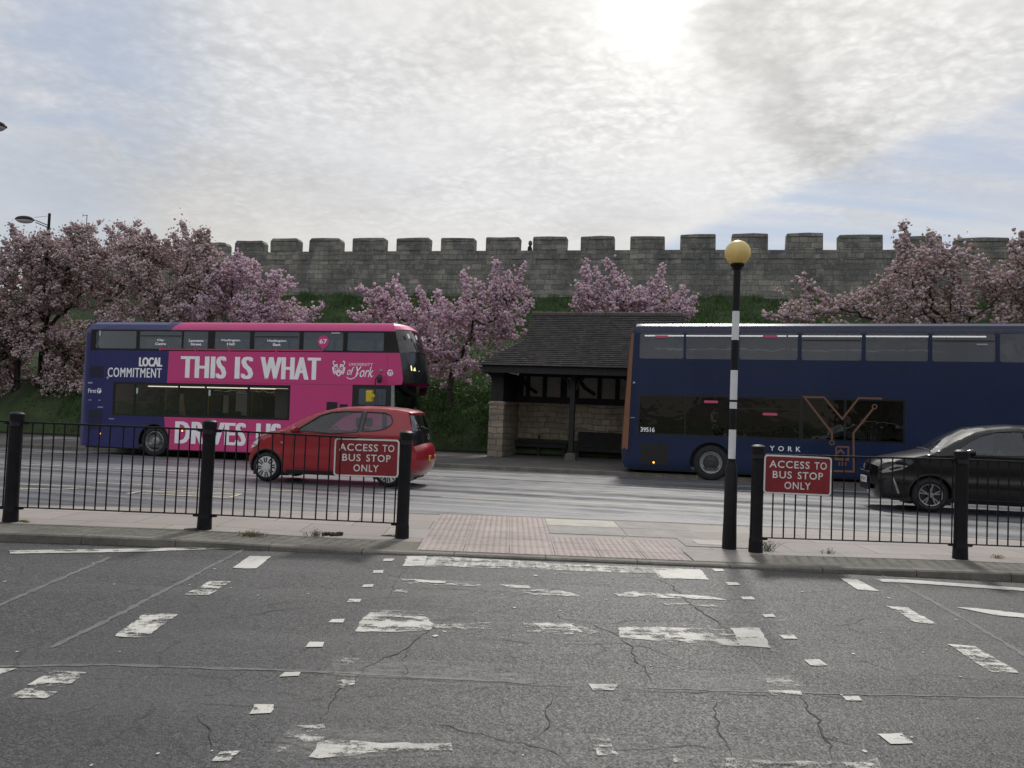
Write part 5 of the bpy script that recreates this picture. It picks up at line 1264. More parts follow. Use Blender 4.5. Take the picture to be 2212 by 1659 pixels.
    for x in (0, 5.78):
        mb = MB(); mb.tube([(q, .01, z) for q, z in arc(x, .46, .56, -22, 202)], .02, 6); mb.build('arch_lip', TRIM, B)
        [(lambda mb: (mb.prism(arc(x, .46, .60, 0, 180) + [(x - .6, .2), (x + .6, .2)], u0, u1), mb.build('wheel_housing', TRIM, B)))(MB()) for u0, u1 in ((.36, 1.0), (W - 1., W - .36))]
        wheel(B, x, .03, .475, .315, 'bus_deep' if x == 0 else 'bus_flat'); wheel(B, x, W - .03, .475, .315, 'bus_flat', True)
    # lettering on the side
    e = -.004
    lettering('LOCAL', LETW, B, (-.66, .20, 2.82, 3.11) , e, .02, .016, label='white word LOCAL'); lettering('COMMITMENT', LETW, B, (-1.80, .19, 2.47, 2.77), e, .0, .008, spacing=1.12, label='white word COMMITMENT')
    lettering('THIS', LETW, B, (.86, 2.50, 2.48, 3.17), e , .0, .046, spacing=1.08, label='white word THIS'); lettering('IS', LETW, B, (2.79, 3.44, 2.48, 3.17), e , .0, .046, spacing=1.08, label='white word IS'); lettering('WHAT', LETW, B, (3.68, 5.74, 2.49, 3.17), e , .0, .046, spacing=1.08, label='white word WHAT')
    lettering('DRIVES', LETW, B, (.76, 3.28, .43, 1.13), e , .0, .046, spacing=1.08, label='white word DRIVES'); lettering('US', LETW, B, (3.62, 4.48, .44, 1.14), e , .0, .046, spacing=1.08, label='white word US')
    lettering('UNIVERSITY', LETW, B, (6.68, 7.47, 2.94, 3.025), e, .0, .002, spacing=1.1); lettering('of', LETW, B, (6.62, 6.86, 2.66, 2.90), e, 0, .003, shear=.4); lettering('York', LETW, B, (6.90, 7.50, 2.60, 2.92), e, 0, .004, shear=.45)
    mb = MB(); polyline(mb, [(6.62, 2.60), (6.67, 2.555), (6.76, 2.54), (6.86, 2.57), (6.94, 2.64), (7.02, 2.74)], .022, e); polyline(mb, [(7.40, 2.64), (7.45, 2.625), (7.50, 2.65)], .014, e); mb.build('swash', LETW, B)
    # crest: shield with chevron, mantling either side
    C = bpy.data.objects.new('crest', None); COL.objects.link(C); C.parent = B; C.location = (6.345, 0, 2.83)
    sh = [(-.125, .03), (.125, .03), (.12, -.08), (.085, -.16), (0, -.225), (-.085, -.16), (-.12, -.08)]
    panel2d('shield', LETW, C, sh, -.002, .003)
    mb = MB()
    for q in [[(-.11, .022), (0, .022), (-.108, -.06)], [(.11, .022), (0, .022), (.108, -.06)]]: mb.prism(q, -.007, -.0052)
    mb.prism([(-.045, -.13), (0, -.085), (.045, -.13), (0, -.185)], -.007, -.0052)
    for cx, cz in ((0, -.02), (-.055, -.08), (.055, -.08)): mb.prism(arc(cx, cz, .020, 0, 330, 8), -.007, -.0052)
    mb.build('charges', PINK, C)
    mb = MB()
    for sg in (-1, 1):
        for pts in ([(.03, .05), (.09, .09), (.15, .08), (.185, .03), (.16, -.02)], [(.10, .10), (.17, .13), (.20, .20), (.165, .245), (.13, .22)], [(.14, .02), (.20, .05), (.20, -.03)], [(.135, -.05), (.185, -.02), (.175, -.11)], [(.05, .08), (.06, .14), (.12, .13)], [(.12, -.10), (.16, -.09), (.14, -.16)]):
            polyline(mb, [(sg * a, b) for a, b in pts], .030, -.004 - .0003 * len(mb.f) / 3)
    mb.build('mantling', LETW, C)
    # roundel near the front, operator name at the rear
    R_ = bpy.data.objects.new('roundel', None); COL.objects.link(R_); R_.parent = B; R_.location = (8.04, 0, 2.745)
    panel2d('disc', LETW, R_, arc(0, 0, .098, 0, 345, 24), -.002, .003); mb = MB(); polyline(mb, [(-.08, .02), (-.02, .045), (.09, .03)], .02, -.006); polyline(mb, [(.02, .09), (-.01, .0), (-.04, -.09)], .022, -.0065); polyline(mb, [(.055, .03), (.04, -.08)], .016, -.0068); mb.build('swirl', PINK, R_)
    lettering('First', LETW, B, (-2.50, -2.20, 1.95, 2.085), e + .0, .01); R2 = bpy.data.objects.new('roundel', None); COL.objects.link(R2); R2.parent = B; R2.location = (-2.09, 0, 2.02)
    panel2d('disc', LETW, R2, arc(0, 0, .085, 0, 345, 20), -.002, .003); mb = MB(); polyline(mb, [(-.07, .02), (0, .04), (.08, .02)], .018, -.006); polyline(mb, [(.01, .08), (-.03, -.08)], .020, -.0065); mb.build('swirl', BLUE, R2)
    # stop names and route diagram on the upper glass
    for s, x, zc in (('City\nCentre', .10, 3.60), ('Lawrence\nStreet', 1.385, 3.60), ('Heslington\nHall', 2.615, 3.615), ('Heslington\nEast', 4.215, 3.61)):
        u_, l_ = s.split('\n'); wU = .080 * len(u_) * .82; wL = .080 * len(l_) * .82
        lettering(u_, LETW, B, (x - wU / 2, x + wU / 2, zc + .01, zc + .095), e, .035); lettering(l_, LETW, B, (x - wL / 2, x + wL / 2, zc - .10, zc - .015), e, .035)
    D = bpy.data.objects.new('route_diagram', None); COL.objects.link(D); D.parent = B
    mb = MB(); polyline(mb, [(.1, 3.375), (5.8, 3.385)], .042, -.003); mb.build('line', LINEP, D)
    for x in (.1, 1.36, 2.58, 4.2):
        mb = MB(); mb.prism([(x - .05 * math.sin(q), 3.385 + .06 * math.cos(q)) if q > .5 and q < 5.8 else (x, 3.47) for q in np.linspace(0, 6, 12)], -.006, -.0035); mb.build('stop_dot', LINEP, D)
    panel2d('route_disc', PINK, D, arc(5.80, 3.66, .185, -60, 240, 28) + [(5.80, 3.40)], -.003, .004); lettering('67', LETW, D, (5.665, 5.925, 3.595, 3.735), -.0085, .02)
    # small fittings
    for x0, x1, z0, z1 in ((-2.48, -1.97, 2.45, 2.82), (-2.45, -1.95, .80, 1.45)):
        mb = MB()
        for k in range(9): zz_ = z0 + (z1 - z0) * k / 9; mb.box(x0, x1, -.008, -.0005, zz_, zz_ + (z1 - z0) / 9 * .55)
        mb.build('engine_grille', TRIM, B)
    for x, z in ((-1.985, .66), (1.02, .83), (3.52, .86)):
        mb = MB(); mb.lathe([(0, -.006), (.030, -.006), (.030, -.0005)], (x, 0, z), 'y', 10); mb.build('side_marker', AMB, B)
    for x, z in ((-1.78, 2.43), (7.74, 2.80)):
        mb = MB(); mb.lathe([(0, -.03), (.035, -.03), (.05, -.02), (.052, -.0005)], (x, 0, z), 'y', 14); o = mb.build('camera_dome', STEEL, B, True)
    mb = MB()
    for x, z, w, h in ((-2.44, 2.27, .17, .05), (-2.42, 1.72, .12, .025), (-2.06, 1.72, .10, .025), (-2.02, 1.50, .20, .035), (-1.58, 1.14, .2, .03)): mb.box(x - w / 2, x + w / 2, -.003, -.0005, z - h / 2, z + h / 2)
    mb.build('small_notices', mat('grey_notice', (.30, .30, .42), .5), B)
    mb = MB()
    for x, z, w, h in ((-2.16, 3.87, .07, .15), (-.68, 2.05, .07, .18), (1.94, 2.03, .07, .18), (6.2, 3.92, .3, .04)): mb.box(x - w / 2, x + w / 2, -.003, -.0005, z - h / 2, z + h / 2)
    mb.build('window_stickers', STICKG, B)
    panel2d('fuel_flap', TRIM, B, rrect(5.98, 6.34, 1.55, 1.84, .03), -.002, .004); panel2d('vent', TRIM, B, rect(6.42, 6.68, 1.60, 1.78), -.002, .004)
    mb = MB(); mb.box(.44, 6.8, -.0015, -.0004, 2.355, 2.362); mb.box(7.93, 7.937, -.0015, -.0004, 2.40, 3.30); mb.box(.6, 5.0, -.0015, -.0004, .60, .606); mb.box(.6, 5.0, -.0015, -.0004, .78, .785); mb.build('panel_joints', TRIM, B)
    # mirror on an arm, yellow mirror back
    mb = MB(); mb.tube([(7.74, -.005, 2.62), (7.72, -.22, 2.63), (7.69, -.30, 2.55), (7.67, -.30, 2.05)], .02, 8); ma = mb.build('mirror_arm', TRIM, B, True)
    mb = MB(); mb.lathe([(0, 2.42), (.06, 2.43), (.075, 2.5), (.075, 2.62), (.05, 2.68), (0, 2.69)], (7.78, -.22, 0), n=14); mb.build('arm_cover', TRIM, ma, True)
    mb = MB(); mb.box(7.42, 7.62, -.40, -.22, 1.86, 2.20); mb.build('mirror', YELM, B, bevel=.03); mb = MB(); mb.lathe([(0, -.44), (.05, -.44), (.06, -.39)], (7.66, 0, 2.04), 'y', 12); mb.build('knob', YELM, B, True)
    # lit destination blind, too blurred to read
    r = random.Random(4); mb = MB()
    def fx(y, z): k = (3.34 - z) / .9; return 8.33 + .14 * k + .375 * (1 - abs((y - 1.25) / 1.25) ** 2.2) + .012
    y = .33
    while y < 1.75:
        w = r.choice([.03, .045, .045, .06, .08])
        z0, z1 = (2.84, 2.99) if y < 1.2 else (2.86, 2.97)
        if r.random() < .85: mb.add([(fx(y, z0), y, z0), (fx(y + w, z0), y + w, z0), (fx(y + w, z1), y + w, z1), (fx(y, z1), y, z1)], [(0, 1, 2, 3)])
        y += w + r.choice([.015, .02, .05])
    mb.build('destination_display', LEDY, B)
    mb = MB()
    for y in (.35, .75, 1.3): z = 3.95; mb.add([(fx(y, z) - .02, y, z), (fx(y + .09, z) - .02, y + .09, z), (fx(y + .09, z - .13) + .004, y + .09, z - .13), (fx(y, z - .13) + .004, y, z - .13)], [(0, 1, 2, 3)])
    mb.build('windscreen_sticker', LETW, B)
pink_bus()

# ---------------------------------------------------------------- navy double decker
def navy_bus():
    RB = .32
    p = far_pt(1535, 1038); B = thing('double_decker_bus', 'dark blue double decker bus with a copper rear corner waiting at the shelter', 'bus', tuple(p), (0, -.0105, -YAW)); W = 2.5
    def yf(x, z):
        y = 0.
        if z > 4.215: k = min(.15, z - 4.215); y += .15 - math.sqrt(max(0, .15 ** 2 - k * k))
        if x < -2.2: y += .12 * ((-2.2 - x) / .28) ** 2
        if z < .5: y += .03 * ((.5 - z) / .25) ** 2
        return y
    rear = [(-2.36, .24), (-2.44, .40), (-2.475, .75), (-2.465, 1.1), (-2.33, 3.2), (-2.25, 4.1), (-2.21, 4.26), (-2.13, 4.365)]
    up = [(-2.03, -.80), (-.74, .62), (.70, 2.22), (2.32, 3.82), (3.92, 5.42), (5.52, 6.98), (7.08, 8.2)]; upz = (3.36, 4.10)
    lob = rect(-2.02, 4.88, 1.21, 2.34); lo = [(-1.98, -.74), (-.70, .56), (.64, 2.28), (2.38, 3.4), (3.46, 4.84)]; loz = (1.25, 2.30)
    body = rear + [(8.25, 4.365), (8.5, 3.3), (8.55, 1.2), (8.5, .25), (6.56, .24)] + arc(6.0, .48, .56, -24, 204) + [(.56, .24)] + arc(0, .48, .57, -24, 204)
    skin('body', NAVY, B, body, yf, [rrect(a, b, *upz, .06) for a, b in up] + [lob], .18, both=W)
    skin('rear_corner', ORANGE, B, [(-2.47, .77), (-2.29, .77), (-2.28, 1.2), (-2.225, 3.2), (-2.19, 4.08), (-2.235, 4.10), (-2.255, 4.08), (-2.33, 3.2), (-2.462, 1.1)], yf, step=.14, off=-.004)
    strip.ccw = True
    strip('roof', NAVYR, B, [(-2.13, 4.365), (8.25, 4.365)], yf, W, .03, sub=16); strip('rear_panel', ORANGE, B, rear, yf, W, .10, sub=3)
    strip('windscreen', GL_DK, B, [(8.25, 4.365), (8.5, 3.3), (8.55, 1.2)], yf, W, .35, sub=4); strip('front_panel', NAVY, B, [(8.55, 1.2), (8.5, .25)], yf, W, .35, sub=4)
    skin('window_band', GLOSSB, B, lob, yf, [rrect(a, b, *loz, .03) for a, b in lo], .4, both=W, off=.002)
    glazing(B, up, *upz, yf, GL_GREY, W, split=(3, 5), r=.06); glazing(B, lo, *loz, yf, GL_LO2, W, r=.03, split=(2,))
    mb = MB(); mb.box(-2.2, 8.2, .06, W - .06, .27, .35); mb.box(-2.3, -1.5, .1, W - .1, .352, 1.9); mb.build('lower_floor', INSIDE, B)
    mb = MB(); mb.box(-2.25, 8.3, .03, W - .03, 2.36, 2.43); mb.build('upper_floor', INSIDE, B)
    mb = MB(); mb.box(-2.1, 8.1, .08, W - .08, 2.31, 2.355); mb.build('lower_ceiling', CEIL, B); mb = MB(); mb.box(-2.1, 8.1, .22, W - .22, 4.16, 4.2); mb.build('upper_ceiling', CEIL, B)
    bus_seats(B, np.arange(-1.5, 7.6, .78), 2.43, W, SEATM, 1.0); bus_seats(B, np.arange(-1.2, 4.5, .82), .35, W, SEATM, 1.12)
    mb = MB(); mb.box(-.78, -.62, .8, .9, 1.86, 2.04); mb.box(4.1, 4.2, 1.0, 1.1, 1.55, 1.8); mb.build('bell_box', POLEY, B)
    mb = MB(); mb.box(1.0, 2.0, 2.30, 2.34, 1.35, 2.1); mb.box(3.0, 3.25, .9, .93, 1.4, 2.1); mb.box(2.5, 3.3, 1.9, 1.95, 1.45, 1.75); mb.build('notice_board', mat('notice_white', (.62, .64, .64), .6), B)
    mb = MB(); mb.box(-1.92, 6.88, .36, .40, 4.035, 4.07); mb.build('ceiling_light', LEDM, B)
    mb = MB(); mb.box(4.95, 6.2, 1.4, 2.3, .36, 2.30); mb.build('stairwell', INSIDE, B)
    mb = MB()
    for x in (-.9, .9, 2.6, 4.2): mb.tube([(x, 1.1, .35), (x, 1.1, 2.31)], .017, 8)
    mb.build('grab_poles', POLEY, B)
    mb = MB(); mb.tube([(1.95, .1, 2.5), (1.93, .09, 3.4), (1.96, .12, 4.16)], .022, 8); mb.build('handrail', TRIM, B)
    mb = MB(); mb.box(-2.2, 8.2, .1, W - .1, .20, .265); mb.build('chassis', TRIM, B); mb = MB(); mb.box(-2.50 + RB, -2.44 + RB, .2, W - .2, .4, 4.0); mb.build('added_rear_lining', INSIDE, B)  # added lining, hides the glancing reflection off the rear panel inside
    for x in (0, 6.0):
        [(lambda mb: (mb.prism(arc(x, .48, .62, 0, 180) + [(x - .62, .2), (x + .62, .2)], u0, u1), mb.build('wheel_housing', TRIM, B)))(MB()) for u0, u1 in ((.36, 1.0), (W - 1., W - .36))]
        mb = MB(); mb.tube([(q, .0, z) for q, z in arc(x, .48, .585, -20, 200)], .018, 6); mb.build('arch_lip', NAVY, B)
        wheel(B, x, .03, .49, .31, 'bus_flat'); wheel(B, x, W - .03, .49, .31, 'bus_flat', True)
    mb = MB(); polyline(mb, [(-2.2, 4.175), (8.2, 4.185)], .022, .012); mb.build('copper_stripe', LOGO, B)
    mb = MB(); mb.box(-.64, 6.8, -.002, -.0004, 3.105, 3.117); mb.box(-.64, 4.88, -.002, -.0004, 2.425, 2.437); mb.box(-2.24, -2.02, -.002, -.0004, 1.74, 1.748); mb.box(4.93, 4.937, -.002, -.0004, .3, 2.42); mb.box(-2.0, 8.2, -.002, -.0004, 1.13, 1.138); mb.build('panel_joints', TRIM, B)
    mb = MB(); mb.box(-1.92, -1.17, -.006, -.0005, .36, .97)
    for k in range(12): mb.box(-1.90, -1.19, -.014, -.0065, .385 + k * .048, .385 + k * .048 + .022)
    mb.build('engine_grille', TRIM, B); mb = MB(); mb.lathe([(0, -.022), (.03, -.022), (.03, -.0145)], (-1.56, 0, .43), 'y', 10); mb.build('side_marker', AMB, B)
    mb = MB(); mb.lathe([(0, -.03), (.02, -.03), (.035, -.02), (.04, -.0005)], (-2.16, .0, 2.66), 'y', 14); mb.build('camera_dome', STEEL, B, True)
    mb = MB(); mb.box(-2.24, -2.12, -.012, -.0005, 1.66, 1.685); mb.build('handle', STEEL, B)
    e = -.004; lettering('39516', LETW, B, (-1.95, -1.55, 1.28, 1.41), e, .012, .004, label='white number 39516'); lettering('YORK', LETW, B, (1.54, 2.33, .885, 1.02), e, .012, spacing=1.9, label='spaced white word YORK')
    L = bpy.data.objects.new('logo', None); COL.objects.link(L); L.parent = B
    mb = MB(); polyline(mb, [(3.11, 1.24), (3.11, 1.42), (2.40, 2.365), (2.90, 2.365), (3.36, 1.80), (3.76, 2.365), (4.33, 2.365)], .05, e); mb.build('line', LOGO, L)
    mb = MB(); polyline(mb, [(4.12, 2.10), (3.64, 1.44), (3.66, .42), (2.75, .40)], .05, e - .001); polyline(mb, [(3.5, .74), (2.9, .74)], .035, e - .001); mb.build('line', LOGO, L)
    for x, z in ((3.11, 1.16), (4.15, 2.15)):
        mb = MB(); polyline(mb, arc(x, z, .055, 0, 359, 18), .03, e - .002); mb.build('ring', LOGO, L)
    mb = MB(); polyline(mb, [(3.22, 1.06), (3.52, 1.06), (3.52, .72), (3.22, .72), (3.22, 1.06)], .045, e - .003); polyline(mb, [(3.24, .88), (3.33, .98), (3.42, .88)], .05, e - .0035); [mb.box(x, x + .035, e - .0075, e - .0045, .56, .66) for x in (3.28, 3.36, 3.44)]; mb.build('tower', LOGO, L)
    mb = MB()
    for x, z in ((-1.42, 3.985), (1.5, 4.0), (-.03, 2.175), (1.53, 1.875)): mb.prism(rrect(x - .19, x + .19, z - .035, z + .035, .03), -.006, -.0035)
    mb.build('window_stickers', STICK, B)
    panel2d('notice', mat('pale_notice', (.30, .32, .34), .6), B, rect(6.55, 6.8, 3.79, 3.83), -.002, .003)
navy_bus()

# ---------------------------------------------------------------- cars
def car(name, label, loc, rot, P):
    B = thing(name, label, 'car', loc, rot); W = P['W']; yf = P['yf']; paint = P['paint']
    skin('body', paint, B, P['side'], yf, P['holes'], .07, both=W)
    strip.ccw = P['ccw']
    for nm, m, ol, b, *dr in P['strips']: strip(nm, m, B, ol, yf, W, b, sub=4, ny=16, dirs=dr[0] if dr else None)
    for nm, m, poly, off in P['panels']: skin(nm, m, B, poly, yf, (), .10, off=off, both=W)
    for nm, m, pts, w in P['seams']:
        for far_ in (0, 1):
            mb = MB(); k = []
            for i in range(len(pts) - 1):
                a, b = np.array(pts[i], float), np.array(pts[i + 1], float); n = max(1, int(np.linalg.norm(b - a) / .05)); k += [a + (b - a) * j / n for j in range(n)]
            k.append(np.array(pts[-1], float))
            mb.tube([(q[0], (W - yf(*q)) if far_ else yf(*q), q[1]) for q in k], w, 4, False)
            mb.build(nm, m, B)
    for cx in P['axles']:
        R_ = P['R']; [(lambda mb: (mb.prism(arc(cx, R_, R_ + .08, 0, 180) + [(cx - R_ - .08, .12), (cx + R_ + .08, .12)], u0, u1), mb.build('wheel_housing', TRIM, B)))(MB()) for u0, u1 in ((.26, .6), (W - .6, W - .26))]
        for far_ in (0, 1):
            mb = MB(); mb.tube([(q, (W - yf(q, z) - .02) if far_ else yf(q, z) + .02, z) for q, z in P['arch'](cx)], .025, 6); mb.build('arch_lining', TRIM, B)
        wheel(B, cx, .045, R_, P['rim'], P['wheel']); wheel(B, cx, W - .045, R_, P['rim'], P['wheel'], True)
    x0, x1 = P['inner']; mb = MB(); mb.box(x0, x1, .14, W - .14, .17, .26); mb.build('floor', TRIM, B)
    for x in P['seats']:
        for y in (.28, W - .78):
            mb = MB(); mb.box(x, x + .45 * P['dir'] if P['dir'] > 0 else x, y, y + .5, .42, .55) if P['dir'] > 0 else mb.box(x - .45, x, y, y + .5, .42, .55)
            d = -P['dir']; mb.prism([(x, .5), (x + d * .12, .5), (x + d * .27, 1.08), (x + d * .16, 1.10)], y + .02, y + .48); mb.build('seat', SEATD, B, bevel=.03)
            mb = MB(); mb.box(x + d * .22 - .05, x + d * .22 + .05, y + .13, y + .37, 1.13, 1.32); mb.build('headrest', SEATD, B, bevel=.03)
    return B
def red_car():
    W = 1.64
    def yf(x, z):
        y = 0.
        if x < .25: y += .15 * ((.25 - x) / .7) ** 2
        if x > 2.55: y += .09 * ((x - 2.55) / .45) ** 2
        if z > .98: y += .20 * min(1, (z - .98) / .5) ** 1.15
        if z < .42: y += .035 * ((.42 - z) / .25) ** 2
        if .55 < z < 1.0: y += .02 * math.sin((z - .55) / .45 * math.pi)
        top = np.interp(x, [-.5, -.41, -.39, -.3, -.2, .28, .68, 1.08, 1.44, 1.84, 2.35, 2.77, 2.9, 3.05], [.3, .5, .66, .79, .88, 1.02, 1.26, 1.42, 1.49, 1.52, 1.515, 1.47, 1.2, .75]); d = top - z
        if d < .05: y += .05 - math.sqrt(max(0, .05 ** 2 - (.05 - max(0, d)) ** 2))
        return y
    arch = lambda c: arc(c, .29, .355, -8, 188)
    side = [(-.35, .20), (-.42, .45), (-.40, .66), (-.32, .77), (-.2, .88), (.04, .955), (.28, 1.02), (.68, 1.26), (.88, 1.35), (1.08, 1.42), (1.26, 1.465), (1.44, 1.49), (1.84, 1.52), (2.35, 1.515), (2.6, 1.495), (2.80, 1.465), (2.84, 1.36), (2.93, 1.10), (2.97, .80), (3.02, .72), (3.04, .55), (3.02, .40), (2.94, .27), (2.855, .27)] + arc(2.5, .29, .355, -4, 184)[:] + [(2.1, .20), (.40, .20)] + arc(0, .29, .355, -8, 190)
    dw = [(.60, 1.03), (.80, 1.17), (1.04, 1.335), (1.26, 1.41), (1.50, 1.437), (1.90, 1.445), (1.86, 1.04), (1.38, 1.0)]; qw = [(1.98, 1.44), (2.36, 1.43), (2.48, 1.38), (2.53, 1.29), (2.52, 1.21), (2.40, 1.12), (2.2, 1.075), (1.95, 1.055)]
    P = dict(W=W, yf=yf, paint=CARRED, side=side, holes=[dw, qw], ccw=True, arch=arch, axles=(0, 2.5), R=.29, rim=.205, wheel='cover', inner=(-.2, 2.9), seats=(1.50, 2.28), dir=-1, seams=[], panels=[], strips=[])
    P['strips'] = [('front_bumper', CARRED, [(-.35, .20), (-.42, .45), (-.40, .66), (-.32, .77), (-.2, .88)], [.14, .19, .19, .16, .10]), ('bonnet', CARRED, [(-.2, .88), (.04, .955), (.28, 1.02)], [.10, .07, .06]),
                   ('windscreen', GL_WS, [(.28, 1.02), (.68, 1.26), (.88, 1.35), (1.08, 1.42)], [.06, .07, .06, .05]), ('roof', CARRED, [(1.08, 1.42), (1.26, 1.465), (1.44, 1.49), (1.84, 1.52), (2.35, 1.515), (2.6, 1.495), (2.80, 1.465)], .045),
                   ('spoiler', CARRED, [(2.80, 1.465), (2.845, 1.445), (2.84, 1.405)], [.045, .09, .07], [(0, 1), (.9, .15), (1, 0)]), ('rear_window', GL_DK, [(2.84, 1.40), (2.93, 1.10)], [.06, .11], [(1, 0), (1, 0)]), ('tailgate', GLOSSB, [(2.93, 1.10), (2.97, .80)], [.11, .12], [(1, 0), (1, 0)]),
                   ('rear_bumper', CARRED, [(2.97, .80), (3.02, .72), (3.04, .55), (3.02, .40), (2.94, .27)], [.12, .15, .15, .14, .10])]
    P['panels'] = [('side_window', GL_CAR, dw, .010), ('quarter_window', GL_CAR, qw, .010), ('window_surround', GLOSSB, [(.46, 1.0), (.60, 1.03), (.66, 1.01), (.62, .975)], -.003),
                   ('centre_pillar', GLOSSB, [(1.90, 1.447), (1.98, 1.442), (1.95, 1.05), (1.86, 1.038)], -.002), ('headlight', CLEARL, [(-.385, .66), (-.34, .76), (-.22, .845), (-.15, .85), (-.17, .79), (-.26, .70), (-.34, .655)], -.004),
                   ('side_repeater', CLEARL, rrect(.29, .37, .775, .80, .012), -.004), ('sill_trim', TRIM, [(.42, .20), (2.08, .20), (2.06, .27), (.44, .255)], -.004), ('tail_light', REDL, [(2.84, .98), (2.90, 1.0), (2.95, .80), (2.90, .68), (2.83, .70), (2.80, .84)], -.004)]
    P['seams'] = [('window_seal', TRIM, dw + [dw[0]], .015), ('window_seal', TRIM, qw + [qw[0]], .015), ('door_gap', TRIM, [(.62, .985), (.55, .8), (.52, .55), (.60, .29), (1.78, .29), (1.90, .5), (1.93, .85), (1.88, 1.04)], .005), ('bonnet_gap', TRIM, [(-.22, .862), (.1, .95), (.44, 1.0)], .0035)]
    q = far_pt(571, 1040.6); a = rad(8)
    V = np.array([math.cos(a), -math.sin(a)]) * 0
    B = car('hatchback_car', 'small red three door hatchback passing in front of the pink bus', (float(q[0]), float(q[1]), float(q[2])), (0, -.008, -a), P)
    mb = MB(); mb.lathe([(0, -.115), (.05, -.11), (.075, -.06), (.07, .0), (0, .01)], (0, 0, 0), 'x', 14); o = mb.build('wing_mirror', CARRED, B, True); o.location = (.66, -.10, 1.045); o.scale = (.9, 1.5, .85)
    mb = MB(); mb.lathe([(0, -.11), (.05, -.11), (.075, -.06), (.07, .0), (0, .01)], (0, 0, 0), 'x', 14); o = mb.build('wing_mirror', CARRED, B, True); o.location = (.66, W + .10, 1.045); o.scale = (.9, 1.5, .85)
    mb = MB(); mb.lathe([(0, -.018), (.02, -.018), (.025, -.002)], (1.78, .02, .90), 'y', 10); mb.box(1.66, 1.84, -.03, -.012, .885, .905); mb.build('door_handle', CARRED, B)
    # number plate, badge, wiper and dashboard
    PLx = 3.02 + .15; o = MB(); o.box(PLx - .012, PLx + .012, .56, 1.08, .50, .61); pl = o.build('number_plate', PLATEY, B, bevel=.004)
    V, F = text_tris('SF64 LLS', .01); mb = MB(); lo, hi = V.min(0), V.max(0); mb.add([(PLx + .0135, .60 + (v[0] - lo[0]) / (hi[0] - lo[0]) * .44, .52 + (v[1] - lo[1]) / (hi[1] - lo[1]) * .07) for v in V], F); mb.build('lettering', TRIM, pl)
    mb = MB(); mb.lathe([(.052, 0.), (.062, .008), (.052, .014), (.045, .008)], (3.075, .82, .98), 'x', 20); mb.build('badge', ALLOY, B)
    mb = MB(); mb.tube([(3.05, .86, 1.13), (3.035, .6, 1.17), (3.02, .40, 1.19)], .010, 5); mb.build('rear_wiper', TRIM, B)
    mb = MB(); mb.prism([(.30, .75), (.95, .72), (.90, .93), (.66, 1.0), (.34, .99)], .15, W - .15); mb.build('dashboard', SEATD, B)
    mb = MB(); c = np.array([1.02, 1.18, .96]); mb.tube([c + .17 * np.array([-.35 * math.sin(t), math.cos(t), .93 * math.sin(t)]) for t in np.linspace(0, 2 * math.pi, 25)], .013, 6, False); mb.build('steering_wheel', TRIM, B)
red_car()
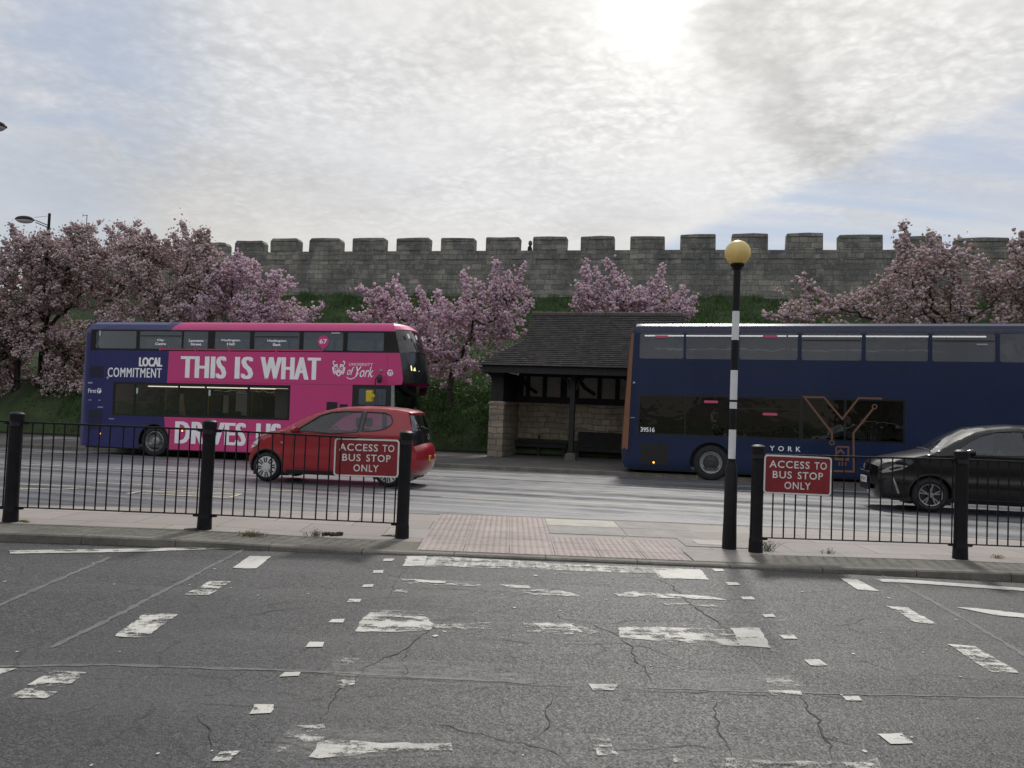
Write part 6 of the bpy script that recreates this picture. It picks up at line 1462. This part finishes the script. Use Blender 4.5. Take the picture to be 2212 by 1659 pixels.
def dark_car():
    W = 1.70
    def yf(x, z):
        y = 0.
        if x < -.1: y += .26 * ((-.1 - x) / .8) ** 1.8
        if x > 2.7: y += .12 * ((x - 2.7) / .4) ** 2
        if z > 1.0: y += .22 * min(1, (z - 1.0) / .52) ** 1.1
        if z < .42: y += .045 * ((.42 - z) / .25) ** 2
        if .5 < z < 1.0: y += .025 * math.sin((z - .5) / .5 * math.pi)
        top = np.interp(x, [-.9, -.86, -.6, -.17, .05, .42, .73, 1.11, 1.37, 2.0, 2.6, 2.85, 3.1], [.6, .77, .86, .965, 1.03, 1.25, 1.41, 1.49, 1.515, 1.51, 1.44, 1.2, .8]); d = top - z
        if d < .06: y += .06 - math.sqrt(max(0, .06 ** 2 - (.06 - max(0, d)) ** 2))
        return y
    side = [(-.74, .19), (-.80, .35), (-.82, .60), (-.81, .75), (-.71, .82), (-.56, .87), (-.17, .965), (.05, 1.03), (.42, 1.25), (.73, 1.41), (.92, 1.46), (1.11, 1.49), (1.37, 1.515), (2.0, 1.51), (2.4, 1.475), (2.66, 1.42), (2.8, 1.25), (2.92, 1.0), (3.02, .8), (3.06, .55), (3.0, .27), (2.86, .25)] + arc(2.51, .30, .36, -6, 186) + [(2.1, .185), (.42, .185)] + arc(0, .30, .36, -8, 190)
    dw = [(.44, 1.13), (.62, 1.26), (.84, 1.37), (1.05, 1.43), (1.36, 1.452), (1.46, 1.45), (1.48, 1.04), (.98, 1.02), (.52, 1.03)]; rw = [(1.56, 1.45), (2.0, 1.44), (2.25, 1.38), (2.28, 1.1), (1.58, 1.045)]
    P = dict(W=W, yf=yf, paint=CARBLK, side=side, holes=[dw, rw], ccw=True, arch=lambda c: arc(c, .30, .36, -8, 188), axles=(0, 2.51), R=.30, rim=.195, wheel='alloy', inner=(-.6, 2.9), seats=(1.30, 2.2), dir=-1)
    P['strips'] = [('front_bumper', CARBLK, [(-.74, .19), (-.80, .35), (-.82, .60), (-.81, .75), (-.71, .82)], [.07, .10, .11, .10, .08]), ('bonnet', CARBLK, [(-.71, .82), (-.56, .87), (-.17, .965), (.05, 1.03)], [.08, .07, .06, .05]),
                   ('windscreen', GL_WS, [(.05, 1.03), (.42, 1.25), (.73, 1.41), (.92, 1.46)], [.05, .09, .09, .07]), ('roof', CARBLK, [(.92, 1.46), (1.11, 1.49), (1.37, 1.515), (2.0, 1.51), (2.4, 1.475), (2.66, 1.42)], .055),
                   ('rear_window', GL_DK, [(2.66, 1.42), (2.8, 1.25), (2.92, 1.0)], .08), ('tailgate', CARBLK, [(2.92, 1.0), (3.02, .8), (3.06, .55), (3.0, .27)], .10)]
    P['panels'] = [('side_window', GL_CAR, dw, .010), ('rear_side_window', GL_DK, rw, .010), ('headlight', CLEARL, [(-.79, .66), (-.68, .735), (-.56, .80), (-.36, .79), (-.46, .72), (-.62, .665), (-.75, .64)], -.004),
                   ('lamp_trim', TRIM, [(-.62, .69), (-.5, .735), (-.40, .775), (-.52, .765), (-.66, .72)], -.007), ('fog_trim', STEEL, [(-.605, .575), (-.58, .57), (-.49, .30), (-.52, .29)], -.008), ('fog_recess', TRIM, [(-.60, .58), (-.50, .30), (-.70, .30), (-.74, .5)], -.004)]
    P['seams'] = [('window_seal', TRIM, dw + [dw[0]], .010), ('door_gap', TRIM, [(.50, 1.02), (.44, .8), (.46, .5), (.52, .26), (1.40, .26), (1.50, .6), (1.50, 1.04)], .003), ('bonnet_gap', TRIM, [(-.72, .80), (-.3, .92), (.10, 1.02)], .004)]
    q = far_pt(2012, 1107.5); B = car('dark_car', 'dark grey hatchback entering from the right behind the railing with its bonnet gleaming', tuple(float(v) for v in q), (0, -.008, -YAW), P)
    mb = MB(); mb.lathe([(0, -.12), (.05, -.115), (.078, -.05), (.075, .0), (0, .015)], (0, 0, 0), 'x', 14); o = mb.build('wing_mirror', CARBLK, B, True); o.location = (.63, -.09, 1.07); o.scale = (.95, 1.5, .8)
    mb = MB(); mb.lathe([(0, -.12), (.05, -.115), (.078, -.05), (.075, .0), (0, .015)], (0, 0, 0), 'x', 14); o = mb.build('wing_mirror', CARBLK, B, True); o.location = (.63, W + .09, 1.07); o.scale = (.95, 1.5, .8)
    o = MB(); o.box(-.945, -.928, .60, 1.12, .43, .54); pl = o.build('number_plate', PLATEW, B)
    V, F = text_tris('BTXT', .01); mb = MB(); lo, hi = V.min(0), V.max(0); mb.add([(-.9465, 1.08 - (v[0] - lo[0]) / (hi[0] - lo[0]) * .44, .45 + (v[1] - lo[1]) / (hi[1] - lo[1]) * .07) for v in V], F); mb.build('lettering', TRIM, pl)
    mb = MB(); mb.lathe([(.045, 0.), (.055, -.008), (.045, -.014), (.038, -.008)], (-.92, .85, .72), 'x', 20); mb.tube([(-.93, .85, .69), (-.93, .85, .75)], .008, 5); mb.build('badge', ALLOY, B)
    mb = MB()
    for z, h in ((.62, .04), (.36, .10)): mb.box(-.935, -.90, .45, 1.25, z - h / 2, z + h / 2)
    mb.build('grille', TRIM, B)
    mb = MB(); mb.tube([(.02, .22, 1.05), (.06, .6, 1.085), (.10, 1.0, 1.10)], .012, 5); mb.tube([(.05, .5, 1.08), (.06, .9, 1.09), (.07, 1.3, 1.09)], .012, 5); mb.build('wiper', TRIM, B)
    mb = MB(); mb.prism([(.1, .75), (.8, .72), (.75, .95), (.5, 1.02), (.14, 1.0)], .15, W - .15); mb.build('dashboard', SEATD, B)
    mb = MB(); mb.lathe([(0, -.02), (.02, -.02), (.022, 0)], (1.36, .04, .93), 'y', 10); mb.box(1.20, 1.40, -.025, -.006, .91, .93); mb.build('door_handle', CARBLK, B)
dark_car()
